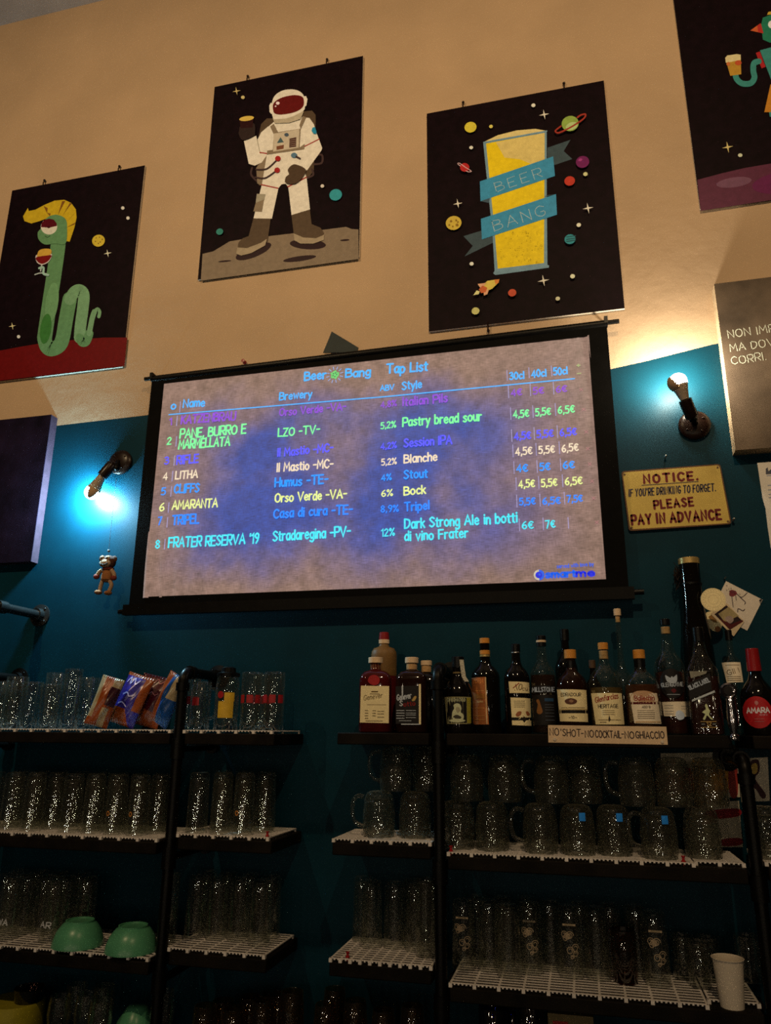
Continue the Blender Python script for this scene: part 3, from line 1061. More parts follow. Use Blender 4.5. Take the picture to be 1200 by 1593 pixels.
for x in (-1.582, 0.168):
    mb = MB()
    z = 1.352 + (x + 1.6) * 0.0088
    mb.box(x - 0.006, x + 0.006, SY - 0.012, SY + 0.02, z - 0.01, z + 0.016)
    mb.tube([(x, SY + 0.012, z + 0.012), (x, -0.001, z + 0.02)], 0.004, 8)
    mb.build('bracket', black, scr)
mb = MB()
mb.box(-1.60, 0.185, SY - 0.012, SY + 0.014, 0.398, 0.436)
mb.tube([(-1.622, SY, 0.412), (0.214, SY, 0.420)], 0.009, 12)
mb.build('bottom_bar', black, scr)

TY = SY - 0.0035


def W(px, py):
    p = at(px, py, TY)
    return (p.x, p.z - EYE)


def scr_text(mb, s, a, b, hpx, weight=0.85, mi=0, jit=0.22, gap=1.15):
    A2, B2 = W(*a), W(*b)
    sc = mpp(a[0], a[1], TY)
    weight *= 1.18
    flat_polys(mb, text_polys(s, A2, B2, hpx * sc, weight, jit=jit, gap=gap), TY, mi)


def bar(px, py, hpx, wpx=1.3):
    a, c = W(px, py), W(px, py - hpx)
    a = (c[0], a[1])
    mb = MB()
    flat_polys(mb, ribbon([a, c], wpx * mpp(px, py, TY)), TY + 0.0002, 0)
    mb.build('column_rule', light_ink(170, 160, 205), scr)


random.seed(11)
HB = light_ink(66, 172, 250, 1.25)
mb = MB()
for s, a, c, h, wt in (('Beer', (474, 592), (507, 588.5), 13, 1.02), ('Bang', (538, 587), (576, 584), 13, 1.02), ('Tap List', (602, 581), (665, 576), 14.5, 1.0),
                       ('Brewery', (435, 622.5), (485, 618), 11.5, 0.95), ('Name', (285, 634), (318, 631.5), 11.5, 0.95), ('#', (266, 637), (273, 636.5), 11, 1.0),
                       ('ABV', (592, 608), (613, 606), 8.5, 1.1), ('Style', (626, 606), (656, 603), 12.5, 0.95),
                       ('30cl', (793.6, 590.5), (815.6, 588.5), 12, 1.0), ('40cl', (828, 587), (850, 585), 12, 1.0), ('50cl', (862, 583.5), (883, 581.5), 12, 1.0)):
    mb = MB()
    scr_text(mb, s, a, c, h, wt)
    mb.build('header_lettering', HB, scr)
mb = MB()
flat_polys(mb, ribbon([W(263, 645), W(600, 617), W(894, 589)], 1.7 * mpp(500, 630, TY)), TY)
mb.build('header_rule', HB, scr)
mb = MB()
c0 = W(521, 583)
rr = 6.5 * mpp(521, 583, TY)
blob = [(c0[0] + rr * (1 + 0.22 * math.sin(k * 2.4)) * math.cos(2 * PI * k / 14), c0[1] + rr * (1 + 0.22 * math.sin(k * 2.4)) * math.sin(2 * PI * k / 14)) for k in range(14)]
flat_polys(mb, [blob], TY, 0)
for k in range(5):
    a = 1.2 * k
    flat_polys(mb, [ell(c0[0] + rr * 0.45 * math.cos(a), c0[1] + rr * 0.45 * math.sin(a), rr * 0.16, rr * 0.16, 0, 8)], TY - 0.0002, 2)
for k in range(12):
    a = 2 * PI * k / 12 + 0.2
    flat_polys(mb, ribbon([(c0[0] + rr * 1.35 * math.cos(a), c0[1] + rr * 1.35 * math.sin(a)), (c0[0] + rr * 2.0 * math.cos(a), c0[1] + rr * 2.0 * math.sin(a))], rr * 0.18), TY, 1)
mb.build('starburst_emblem', [light_ink(110, 215, 120), light_ink(150, 175, 230), light_ink(40, 110, 70)], scr)

rows = [
    ((132, 70, 200), [('1', (264, 661), (267, 660.5), 10), ('KATZENBRAU', (282, 659), (366, 653), 12), ('Orso Verde -VA-', (435, 647), (538, 637), 11),
                      ('4,8%', (593, 634), (617, 631.5), 9.5), ('Italian Pils', (627, 631), (696, 625), 13),
                      ('4\u20ac', (796, 616), (812, 614.5), 11), ('5\u20ac', (830, 613), (846, 612), 11), ('6\u20ac', (866, 610.5), (882, 609), 11)], (276, 662)),
    ((118, 238, 150), [('2', (260, 691), (266, 690.5), 10), ('PANE, BURRO E', (280, 682), (382, 673.5), 13), ('MARMELLATA', (278, 698), (357, 693), 13),
                       ('LZO -TV-', (433, 679), (497, 673.5), 12), ('5,2%', (593, 667), (616, 664.5), 10), ('Pastry bread sour', (627, 663), (749, 654), 14),
                       ('4,5\u20ac', (799.5, 650), (823, 648), 12), ('5,5\u20ac', (834, 647), (857, 645), 12), ('6,5\u20ac', (869, 643.5), (894, 641.5), 12)], (275, 694)),
    ((84, 84, 255), [('3', (256, 722), (262, 721.5), 10), ('RIFLE', (275, 722), (308, 719), 12), ('Il Mastio -MC-', (432, 710), (518, 702), 12),
                     ('4,2%', (593, 699), (617, 696.5), 9.5), ('Session IPA', (629, 695.5), (703, 690), 13),
                     ('4,5\u20ac', (801, 684), (826, 682), 12), ('5,5\u20ac', (836, 681), (861, 679), 12), ('6,5\u20ac', (872, 678), (897, 676), 12)], (272, 724)),
    ((226, 206, 176), [('4', (254, 746.5), (260, 746), 10), ('LITHA', (273, 745), (307, 743), 11), ('Il Mastio -MC-', (431, 734), (518, 727), 12.5),
                       ('5,2%', (594, 724), (617, 721.5), 9.5), ('Blanche', (629, 720), (680, 716.5), 13),
                       ('4,5\u20ac', (803, 708), (828, 706), 12), ('5,5\u20ac', (839, 705.5), (863, 704), 12), ('6,5\u20ac', (875, 703), (900, 701), 12)], (269, 748)),
    ((30, 145, 255), [('5', (251, 770), (257, 769.5), 10), ('CLIFFS', (271, 767), (309, 765.5), 12), ('Humus -TE-', (428, 757.5), (510, 751.5), 13),
                      ('4%', (594, 748), (609, 746.5), 9.5), ('Stout', (629, 745), (665, 742), 13),
                      ('4\u20ac', (804.6, 734), (821, 733), 12), ('5\u20ac', (840.5, 732), (856, 731), 12), ('6\u20ac', (877, 729.5), (894, 728), 12)], (267, 772)),
    ((218, 228, 140), [('6', (248, 795), (255, 794.5), 11), ('AMARANTA', (268, 792), (338, 788.5), 12), ('Orso Verde -VA-', (428, 781), (539, 774.5), 12.5),
                       ('6%', (594, 772.6), (611, 771), 10), ('Bock', (629, 770), (662, 767.5), 13),
                       ('4,5\u20ac', (808, 759), (832, 757.5), 12), ('5,5\u20ac', (843, 757), (867, 755.5), 12), ('6,5\u20ac', (880, 754.5), (906, 753), 12)], (263, 797)),
    ((30, 130, 255), [('7', (246, 816), (251, 815.5), 11), ('TRIPEL', (268, 816), (309, 813.5), 13), ('Casa di cura -TE-', (426, 806), (548, 798.5), 13),
                      ('8,9%', (593, 797), (620, 795), 10), ('Tripel', (630, 795), (668, 792), 13),
                      ('5,5\u20ac', (809, 786), (833, 784.5), 11), ('6,5\u20ac', (845, 784.5), (872, 783), 11), ('7,5\u20ac', (883, 781.5), (906.5, 780), 11)], (261, 820)),
    ((66, 218, 232), [('8', (242, 852.5), (248, 852), 11), ('FRATER RESERVA \'19', (262, 851.5), (402, 845), 13.5), ('Stradaregina -PV-', (425, 842), (545, 833), 14),
                      ('12%', (594, 834), (614, 832.5), 11), ('Dark Strong Ale in botti', (630, 822), (805, 812), 14.5), ('di vino Frater', (630, 841), (728, 836), 14),
                      ('6\u20ac', (813, 823), (830, 822), 12), ('7\u20ac', (850, 821.5), (864, 820), 12)], (257, 854)),
]
for col, cells, sep in rows:
    for q in cells:
        mb = MB()
        scr_text(mb, q[0], q[1], q[2], q[3], 0.95 if q[0][0].isdigit() is False else 0.9)
        mb.build('menu_lettering', light_ink(*col, 1.3), scr)
for i, (col, cells, sep) in enumerate(rows):
    bar(sep[0], sep[1], 15)
    pr = [q for q in cells if q[0].endswith('\u20ac')]
    for q in pr:
        bar(q[1][0] - 5, q[1][1] + 3, 19, 1.2)
    if len(pr) == 2:
        bar(884, 822, 17, 1.2)
for px, py in ((281, 641), (789, 592), (823, 588), (858, 585)):
    bar(px, py, 16, 1.2)
for (px, py) in ((904, 605), (908, 636), (912, 671), (914.5, 697), (917.5, 721), (921, 748), (923.5, 774), (928.5, 812)):
    mb = MB()
    scr_text(mb, 'x', (px - 2, py + 3), (px + 3, py + 2.8), 7, 0.8)
    mb.build('cross_mark', light_ink(176, 120, 120), scr)
mb = MB()
scr_text(mb, '+', (898, 573), (903, 572.6), 10, 1.0)
scr_text(mb, '-', (899, 585), (904, 584.6), 10, 1.0)
mb.build('plus_minus_mark', light_ink(170, 180, 120), scr)
mb = MB()
scr_text(mb, 'served with love by', (867, 884), (924, 880), 6, 0.9, 0)
scr_text(mb, 'smart', (850, 898.5), (896, 896.5), 10, 1.9, 0, 0)
scr_text(mb, 'me', (897.5, 896.5), (925, 895.5), 10, 1.9, 1, 0)
c0 = W(839, 894.5)
rr = 8.5 * mpp(839, 894, TY)
flat_polys(mb, [ell(c0[0], c0[1], rr, rr)], TY, 0)
flat_polys(mb, [[(c0[0] + rr * math.cos(a), c0[1] + rr * math.sin(a)) for a in (PI * 0.5 + PI * k / 12 for k in range(13))]], TY - 0.0002, 2)
flat_polys(mb, [ell(c0[0] - rr * 0.05, c0[1], rr * 0.62, rr * 0.62)], TY - 0.0004, 1)
flat_polys(mb, [ell(c0[0] + rr * 0.1, c0[1] + rr * 0.1, rr * 0.22, rr * 0.22)], TY - 0.0006, 0)
mb.build('maker_logo', [light_ink(28, 96, 236), light_ink(24, 40, 220), light_ink(206, 196, 170)], scr)

# triangular card and red pin above the screen
mb = MB()
q = [at(px, py, -0.03) for px, py in ((503, 549), (516.5, 516), (558, 541), (556, 548))]
mb.prism([(p.x, p.z) for p in q], -0.032, -0.028)
tag(mb.build('triangular_card', mat('dark_green_card', art(26, 32, 26), rough=0.6)), 'dark green triangular card peeking above the top edge of the screen', 'card')


def pushpin(px, py, y, label, col=(120, 26, 18), axis='y', group=None, s=1.0, name='push_pin'):
    p = at(px, py, y)
    mb = MB()
    pr = [(0, -0.012), (0.0012, -0.011), (0.0012, 0.0), (0.006, 0.0), (0.006, 0.002), (0.0035, 0.004), (0.0035, 0.010), (0.0055, 0.012), (0.0055, 0.014), (0, 0.0145)]
    M = Matrix.Rotation(PI / 2, 4, 'X') if axis == 'y' else Matrix.Identity(4)
    mb.lathe([(r * s, z * s) for r, z in pr], 12, 0, M)
    return tag(mb.build(name, mat('pin_%d_%d_%d' % col, art(*col), rough=0.35), None, p), label, 'pin', group)


pushpin(381, 564, -0.006, 'small dark red pin in the wall just above the top edge of the screen', s=1.3)

# ------------------------------------------------------------------ canvases, signs and papers on the wall
pa, pb_ = at(80, 645, -0.04), at(53, 873, -0.04)
purple = mat('purple_black_canvas', (0.008, 0.0045, 0.013), rough=0.85, vary=0.6, scale=9, bump=0.4, spec=0.06)
purple_side = mat('purple_canvas_edge', (0.030, 0.013, 0.024), rough=0.8, vary=0.2, scale=40, bump=0.3)
cv = thing('wall_canvas', 'dark purple canvas slab left of the lit cool lamp', 'picture', (-2.45, 0, EYE))
lx0, lx1, lz0, lz1 = -0.5, pa.x + 2.45, pb_.z - EYE, pa.z - EYE
MB().box(lx0, lx1, -0.0405, -0.038, lz0, lz1).build('canvas_front', purple, cv)
MB().box(lx0, lx1, -0.038, 0, lz0, lz1).build('stretched_edge', purple_side, cv)

ra, rb = at(1118, 441, -0.05), at(1138, 701, -0.05)
slate = mat('brown_slate_canvas', (0.11, 0.080, 0.056), rough=0.8, vary=0.55, scale=5, bump=0.2)
slate_side = mat('slate_canvas_edge', (0.36, 0.27, 0.17), rough=0.8, vary=0.2)
cx = (ra.x + rb.x) / 2
cv = thing('wall_canvas', 'dark brown slate canvas with chalked Italian words beside the right lamp', 'picture', (cx, 0, EYE))
MB().box(0, 0.9, -0.0505, -0.048, rb.z - EYE, ra.z - EYE).build('canvas_front', slate, cv)
MB().box(0, 0.9, -0.048, 0, rb.z - EYE, ra.z - EYE).build('stretched_edge', slate_side, cv)
A = Art(crop(0, 0, 1, -0.0508, (cx, EYE)), -0.0506)
chalk = mat('chalk', art(196, 176, 128), rough=0.9, vary=0.3, scale=200)
random.seed(5)
art_text(A, 'NON IMP', (1134, 526), (1206, 516), 14, chalk, 0.62)
art_text(A, 'MA DOVE', (1137, 547), (1216, 536), 14, chalk, 0.62)
art_text(A, 'CORRI.', (1139.5, 567), (1193, 559.5), 14, chalk, 0.62)
A.build('chalk_lettering', cv)

# yellow notice sign
yl = at(1052, 774, -0.008)
sg = thing('tin_sign', 'yellow tin sign asking drinkers to pay in advance', 'sign', (yl.x, 0, yl.z))
cf = crop(0, 0, 1, -0.012, (yl.x, yl.z))


def rounded(q, r=5):
    out = []
    n = len(q)
    for i in range(n):
        p, a, b2 = q[i], q[i - 1], q[(i + 1) % n]
        da = math.hypot(a[0] - p[0], a[1] - p[1])
        db = math.hypot(b2[0] - p[0], b2[1] - p[1])
        s = (p[0] + (a[0] - p[0]) * r / da, p[1] + (a[1] - p[1]) * r / da)
        e = (p[0] + (b2[0] - p[0]) * r / db, p[1] + (b2[1] - p[1]) * r / db)
        for k in range(5):
            t = k / 4
            out.append(((1 - t) ** 2 * s[0] + 2 * t * (1 - t) * p[0] + t * t * e[0], (1 - t) ** 2 * s[1] + 2 * t * (1 - t) * p[1] + t * t * e[1]))
    return out


quad = [(967, 733), (1121, 721.5), (1139, 815), (979, 826)]
tin = mat('yellow_tin', (0.48, 0.36, 0.085), rough=0.5, vary=0.14, scale=9)
rim = mat('rusty_tin_edge', (0.10, 0.045, 0.02), rough=0.6)
mb = MB()
mb.prism([cf(*p) for p in rounded(quad)], -0.011, -0.007, 1, 1)
mb.build('plate', [tin, rim], sg)
A = Art(cf, -0.0112)
inner = [(969, 735), (1119.5, 723.5), (1136.5, 813.5), (981, 823.5)]
A.poly(rounded(inner), tin)
maroon, navy = ink(96, 22, 22), ink(40, 34, 44)
random.seed(2)
art_text(A, 'NOTICE.', (1003, 751.5), (1086, 746), 13.5, maroon, 1.75, jit=0.1, gap=2.6)
A.line([(999, 755), (1087, 749)], 1.2, navy, False)
art_text(A, "IF YOU'RE DRINKING TO FORGET.", (979, 772.5), (1114, 763.5), 12, navy, 0.95, jit=0.05, slant=0.18, gap=2.2)
art_text(A, 'PLEASE', (1019, 791.5), (1079, 786.5), 13.5, maroon, 1.6, jit=0.1, gap=2.4)
art_text(A, 'PAY IN ADVANCE', (984, 816), (1122, 807.5), 15.5, maroon, 1.5, jit=0.1, gap=2.3)
for q in ((972, 738), (1117, 727), (1133, 811), (983, 821)):
    A.poly(ell(q[0], q[1], 1.8, 1.6), rim)
A.build('sign_lettering', sg)
steel = mat('bare_steel', (0.5, 0.48, 0.45), rough=0.3, metal=1.0)
for px, py, lb in ((1035, 714, 'small bare nail in the wall above the yellow tin sign'), (1140.5, 811.5, 'bright nail in the wall at the lower right corner of the yellow tin sign')):
    p = at(px, py, -0.004)
    mb = MB()
    mb.tube([(0, 0.0035, -0.002), (0, -0.008, 0.0), (0.002, -0.014, 0.006)], 0.0025, 8)
    mb.ball((0.002, -0.014, 0.006), 0.004, 8, 6)
    tag(mb.build('nail', steel, None, p), lb, 'nail')

# white sheet at the right edge
wp = at(1190, 780, 0)
paper = mat('white_paper', (0.60, 0.58, 0.55), rough=0.9, vary=0.04)
cf = crop(0, 0, 1, -0.004, (wp.x, wp.z))
sh = thing('paper_notice', 'white printed sheet pinned under the slate canvas at the picture edge', 'paper', (wp.x, 0, wp.z))
mb = MB()
mb.prism([cf(*p) for p in ((1178.7, 720), (1330, 708), (1352, 842), (1200, 853), (1195, 820), (1191.5, 790), (1190, 786), (1187, 775))], -0.003, -0.001)
mb.build('sheet', paper, sh)
A = Art(cf, -0.0031)
pk = ink(70, 64, 60)
A.poly([(1192, 738), (1192, 729), (1195, 727), (1196, 733), (1201, 729), (1204, 737)], pk)
for yy in (740, 755, 762, 769, 774):
    A.line([(1194 + (yy - 740) * 0.09, yy), (1205 + (yy - 740) * 0.1, yy - 1)], 1.4, ink(140, 130, 120), False)
A.build('printed_lettering', sh)

# ------------------------------------------------------------------ wall lamps
glow_l = lamp_mat('cool_lamp_glass', (0.42, 0.82, 1.0), 9.0)
glow_r = lamp_mat('warm_lamp_glass', (1.0, 0.86, 0.64), 9.0)
bulb_base = mat('bulb_collar', (0.24, 0.19, 0.14), rough=0.5)
shield_m = mat('paper_shield', (0.30, 0.19, 0.10), rough=0.8)


def frame_to(a, b):
    d = (b - a).normalized()
    return Matrix.Translation(a) @ d.to_track_quat('Z', 'Y').to_matrix().to_4x4()


def sconce(label, base_px, knee, sock_a, sock_b, globe, glow, sh_az, sh_w, sh_top, sh_bot, tint, le):
    bp = at(base_px[0], base_px[1], -0.01)
    bp.y = 0
    t = thing('wall_lamp', label, 'lamp', bp)
    L = lambda q: at(*q) - bp
    mb = MB()
    Mx = Matrix.Rotation(PI / 2, 4, 'X')
    mb.lathe([(0, 0), (0.048, 0), (0.050, 0.004), (0.050, 0.012), (0.044, 0.018), (0.030, 0.022), (0.012, 0.024), (0, 0.024)], 40, 0, Mx)
    for a in (0.6, 2.2, 3.8, 5.3):
        mb.ball((0.032 * math.cos(a), -0.021, 0.032 * math.sin(a)), 0.004, 8, 6)
    mb.build('rosette', brown_iron, t)
    k, a, b = L(knee), L(sock_a), L(sock_b)
    mb = MB()
    mb.tube([(0, -0.02, 0), k, a], [0.010, 0.010, 0.010], 12)
    mb.ball(k, 0.0135, 14, 10)
    mb.build('knuckle_arm', black, t)
    T = frame_to(a, b)
    Ls = (b - a).length
    mb = MB()
    mb.lathe([(0, -0.004), (0.018, -0.004), (0.0205, 0), (0.0205, Ls), (0.0175, Ls + 0.001), (0, Ls + 0.001)], 24, 0, T)
    mb.build('socket', brown_iron, t)
    g = L(globe)
    T2 = frame_to(b, g)
    d = (g - b).length
    mb = MB()
    R = 0.0285
    c0 = d - 0.012
    mb.lathe([(0, 0.0), (0.0135, 0), (0.0145, 0.006), (0.020, c0 * 0.55), (0.0265, c0 - 0.002), (0.0272, c0 + 0.002), (0.024, c0 + 0.004), (0, c0 + 0.004)], 28, 0, T2)
    bl = mb.build('bulb_collar', bulb_base, t)
    mb = MB()
    mb.ball((0, 0, d), R, 24, 16, 0, (1, 1, 1), T2)
    # ball applies its matrix about the centre: build by hand along the axis
    mb = MB()
    pr = [(R * math.sin(PI * i / 14), d - R * math.cos(PI * i / 14)) for i in range(15)]
    pr[0], pr[-1] = (0, d - R), (0, d + R)
    mb.lathe(pr, 24, 0, T2)
    mb.build('bulb_globe', glow, t)
    bulb_light('bulb_glow', tint, le, 0.0295, t, T2 @ Vector((0, 0, d)))
    # the scrap of paper shielding the viewer: a patch of shell just off the globe
    mb = MB()
    n, mth = 12, 12
    vs = []
    for lay in (0.0335, 0.0345):
        for i in range(mth + 1):
            th = math.radians(sh_bot + (sh_top - sh_bot) * i / mth)
            wdt = sh_w * (1.0 - 0.75 * (i / mth) ** 1.5) * (1 + 0.12 * math.sin(i * 2.7))
            for j in range(n + 1):
                az = math.radians(sh_az + wdt * (j / n - 0.5) * 2)
                vs.append(T2 @ Vector((lay * math.sin(th) * math.cos(az), lay * math.sin(th) * math.sin(az), d - lay * math.cos(th))))
    def id_(l, i, j):
        return l * (mth + 1) * (n + 1) + i * (n + 1) + j
    fs = []
    for i in range(mth):
        for j in range(n):
            fs.append((id_(1, i, j), id_(1, i, j + 1), id_(1, i + 1, j + 1), id_(1, i + 1, j)))
            fs.append((id_(0, i, j), id_(0, i + 1, j), id_(0, i + 1, j + 1), id_(0, i, j + 1)))
    for i in range(mth):
        fs.append((id_(0, i, 0), id_(1, i, 0), id_(1, i + 1, 0), id_(0, i + 1, 0)))
        fs.append((id_(0, i, n), id_(0, i + 1, n), id_(1, i + 1, n), id_(1, i, n)))
    for j in range(n):
        fs.append((id_(0, 0, j), id_(0, 0, j + 1), id_(1, 0, j + 1), id_(1, 0, j)))
        fs.append((id_(0, mth, j), id_(1, mth, j), id_(1, mth, j + 1), id_(0, mth, j + 1)))
    mb.add(vs, fs)
    mb.build('glare_shield', shield_m, t)
    # azimuth of the viewer about the bulb's axis, for checking the shield
    v = T2.to_3x3().inverted() @ (CAM - at(*globe))
    return t, math.degrees(math.atan2(v.y, v.x))


def view_az(a, b):
    T = frame_to(at(*a), at(*b))
    v = T.to_3x3().inverted() @ (CAM - at(*b))
    return math.degrees(math.atan2(v.y, v.x))


LB, LG = (159, 740.5, -0.054), (143, 766, -0.052)
RB, RG = (1066, 622, -0.085), (1055.5, 594, -0.095)
sconce('wall lamp with a cool bulb pointing down, left of the projection screen', (187, 719), (181, 728, -0.036), (174, 723, -0.046), LB, LG,
       glow_l, view_az(LB, LG), 34, 128, 50, (0.42, 0.82, 1.0), LAMP_LEFT_LE)
sconce('wall lamp with a warm bulb pointing up, right of the projection screen', (1081, 661), (1079, 652, -0.042), (1077, 648, -0.06), RB, RG,
       glow_r, view_az(RB, RG) - 50, 48, 125, 45, (1.0, 0.86, 0.64), LAMP_RIGHT_LE)

# ------------------------------------------------------------------ monkey toy on a string
tp = at(169, 898, -0.045)
sc = mpp(169, 898, -0.045)
ty = thing('monkey_toy', 'little brown monkey toy hanging on a thread below the cool lamp', 'toy', tp)


def tq(px, py, dy=0.0):
    p = at(px, py, -0.045) - tp
    return Vector((p.x, dy, p.z))


fur = mat('brown_toy_fur', (0.05, 0.016, 0.008), rough=0.9, bump=0.4, scale=300)
tan = mat('tan_toy_fur', (0.27, 0.17, 0.10), rough=0.9, bump=0.4, scale=300)
shirt = mat('ochre_toy_shirt', (0.20, 0.075, 0.022), rough=0.85, scale=200)
redc = mat('red_toy_scarf', (0.12, 0.015, 0.008), rough=0.85, scale=200)
mb = MB()
mb.ball(tq(168.5, 875), 10 * sc, 20, 14, 0, (1.08, 0.9, 1.0))
mb.ball(tq(159, 869), 4.4 * sc, 12, 8, 0, (1, 0.5, 1.1))
mb.ball(tq(178, 870), 4.4 * sc, 12, 8, 0, (1, 0.5, 1.1))
hd = mb.build('head', fur, ty)
mb = MB()
mb.ball(tq(168.5, 878, -7.5 * sc), 8.2 * sc, 18, 12, 0, (1.05, 0.5, 0.68))
mb.ball(tq(164, 870, -7.4 * sc), 3.4 * sc, 12, 8, 0, (1, 0.5, 1))
mb.ball(tq(172.5, 870, -7.4 * sc), 3.4 * sc, 12, 8, 0, (1, 0.5, 1))
mb.build('muzzle', tan, hd)
mb = MB()
mb.tube([tq(162, 879, -11.4 * sc), tq(166, 881, -12.2 * sc), tq(171, 881, -12.2 * sc), tq(175, 878.5, -11.2 * sc)], 0.8 * sc, 6)
for x in (164, 172.5):
    mb.ball(tq(x, 870, -9.4 * sc), 1.2 * sc, 8, 6)
mb.build('face_stitching', mat('dark_thread', (0.01, 0.006, 0.005), rough=0.8), hd)
mb = MB()
mb.lathe([(0, -0.028), (0.013, -0.028), (0.0215, -0.02), (0.0225, -0.008), (0.019, 0.010), (0.012, 0.020), (0, 0.022)], 20, 0, Matrix.Translation(tq(167.5, 894)))
mb.build('body', shirt, ty)
mb = MB()
mb.lathe([(0.010, 0.012), (0.021, 0.010), (0.021, 0.018), (0.011, 0.022)], 20, 0, Matrix.Translation(tq(168, 891)))
mb.build('scarf', redc, ty)
for pts, hand in (([(160, 887), (155, 891), (152, 897)], (151.5, 897.5)), ([(174, 887), (178, 892), (179, 898)], (178, 899.5))):
    mb = MB()
    mb.tube(smooth([tuple(tq(*p, -0.004)) for p in pts], False), 2.8 * sc, 10)
    o = mb.build('arm', tan, ty)
    MB().ball(tq(*hand, -0.005), 4.2 * sc, 12, 8, 0, (1.1, 0.9, 0.9)).build('paw', redc, o)
for pts, ft in (([(161, 903), (158, 911), (156, 920)], (155, 922)), ([(171, 903), (174.5, 910), (171, 920)], (170, 923))):
    mb = MB()
    mb.tube(smooth([tuple(tq(*p, -0.004)) for p in pts], False), 2.7 * sc, 10)
    o = mb.build('leg', tan, ty)
    MB().ball(tq(*ft, -0.008), 5.2 * sc, 14, 8, 0, (1.0, 1.1, 0.62)).build('foot', shirt, o)
mb = MB()
p0 = at(181, 745, -0.024) - tp
mb.tube([p0, tq(175, 800), tq(169.5, 854), tq(169, 866)], 0.0007, 6)
mb.ball(tq(169.3, 857), 2.0 * sc, 8, 6)
mb.build('thread', mat('pale_thread', (0.10, 0.10, 0.10), rough=0.6), ty)

# ------------------------------------------------------------------ iron pipe frames and shelves
Z1, RP = 0.0, 0.0165
PY = -0.252


def pipe_stand(x, label, ztop=0.178, zs=(-0.058, -0.372, -0.70)):
    t = thing('pipe_stand', label, 'shelf frame', (x, 0, 0), 0, 'black iron pipe frames that carry the shelves')
    mb = MB()
    arc = [(0, PY + 0.035 * (1 - math.cos(a)), EYE + ztop - 0.035 + 0.035 * math.sin(a)) for a in (PI / 2 * k / 6 for k in range(7))]
    mb.tube([(0, PY, 0.0)] + arc + [(0, -0.004, EYE + ztop)], RP, 14)
    mb.tube([(0, PY, EYE + ztop - 0.06), (0, PY, EYE + ztop - 0.035)], RP + 0.005, 14)
    mb.tube([(0, PY + 0.035, EYE + ztop), (0, PY + 0.06, EYE + ztop)], RP + 0.005, 14)
    mb.build('upright_pipe', black, t)
    Mx = Matrix.Translation((0, 0, EYE + ztop)) @ Matrix.Rotation(PI / 2, 4, 'X')
    mb = MB()
    mb.lathe([(0, 0.0005), (0.040, 0.0005), (0.040, 0.007), (0.024, 0.010), (0.022, 0.028), (0, 0.028)], 28, 0, Mx)
    for k in range(4):
        a = PI / 4 + k * PI / 2
        mb.ball((0.031 * math.cos(a), -0.008, EYE + ztop + 0.031 * math.sin(a)), 0.004, 8, 6)
    mb.build('wall_flange', black, t)
    for z in zs:
        mb = MB()
        mb.tube([(0, PY, EYE + z), (0, -0.02, EYE + z)], 0.011, 12)
        mb.tube([(0, PY, EYE + z - 0.03), (0, PY, EYE + z + 0.03)], RP + 0.005, 14)
        mb.tube([(0, -0.024, EYE + z), (0, -0.001, EYE + z)], 0.021, 20)
        mb.build('cross_pipe', black, t)
    mb = MB()
    mb.tube([(0, PY, 0.0005), (0, PY, 0.01)], 0.045, 20)
    mb.build('floor_flange', black, t)
    return t


XP = (-2.05, -1.229, -0.402, 0.408)
pipe_stand(XP[0], 'iron pipe frame at the far left end whose wall flange shows above the glasses')
pipe_stand(XP[1], 'iron pipe frame running down through the left shelves')
pipe_stand(XP[2], 'iron pipe frame running down between the bottles and mugs at mid picture')
pipe_stand(XP[3], 'iron pipe frame running down by the right edge behind the chrome tap handle', ztop=-0.066, zs=(-0.372, -0.70))

# the pipe bracket higher up on the left
p = at(61, 957, -0.008)
t = thing('pipe_bracket', 'black pipe bracket sticking out of the teal wall under the purple canvas', 'bracket', (p.x, 0, p.z))
mb = MB()
mb.tube([(0, -0.004, 0), (0, -0.30, 0)], 0.017, 16)
mb.tube([(0, -0.195, 0), (0, -0.235, 0)], 0.023, 16)
mb.build('pipe', mat('satin_black_pipe', (0.010, 0.010, 0.010), rough=0.25, spec=0.4), t)
mb = MB()
mb.lathe([(0, 0.0005), (0.042, 0.0005), (0.042, 0.006), (0.026, 0.010), (0.024, 0.03), (0, 0.03)], 32, 0, Matrix.Rotation(PI / 2, 4, 'X'))
for k in range(4):
    a = PI / 4 + k * PI / 2
    mb.ball((0.033 * math.cos(a), -0.008, 0.033 * math.sin(a)), 0.0045, 8, 6)
mb.build('wall_flange', MATS['satin_black_pipe'], t)

TH, MT = 0.034, 0.010
mat_plastic = mat('white_mat_plastic', (0.72, 0.68, 0.66), rough=0.5, vary=0.12, scale=12)


def board(x0, x1, yf, ztop, label):
    mb = MB()
    mb.box(x0, x1, yf, -0.0015, EYE + ztop - TH, EYE + ztop)
    o = mb.build('shelf_board', black_wood, None)
    md = o.modifiers.new('bevel', 'BEVEL')
    md.width = 0.003
    md.segments = 2
    return tag(o, label, 'shelf', 'black wooden shelf boards')


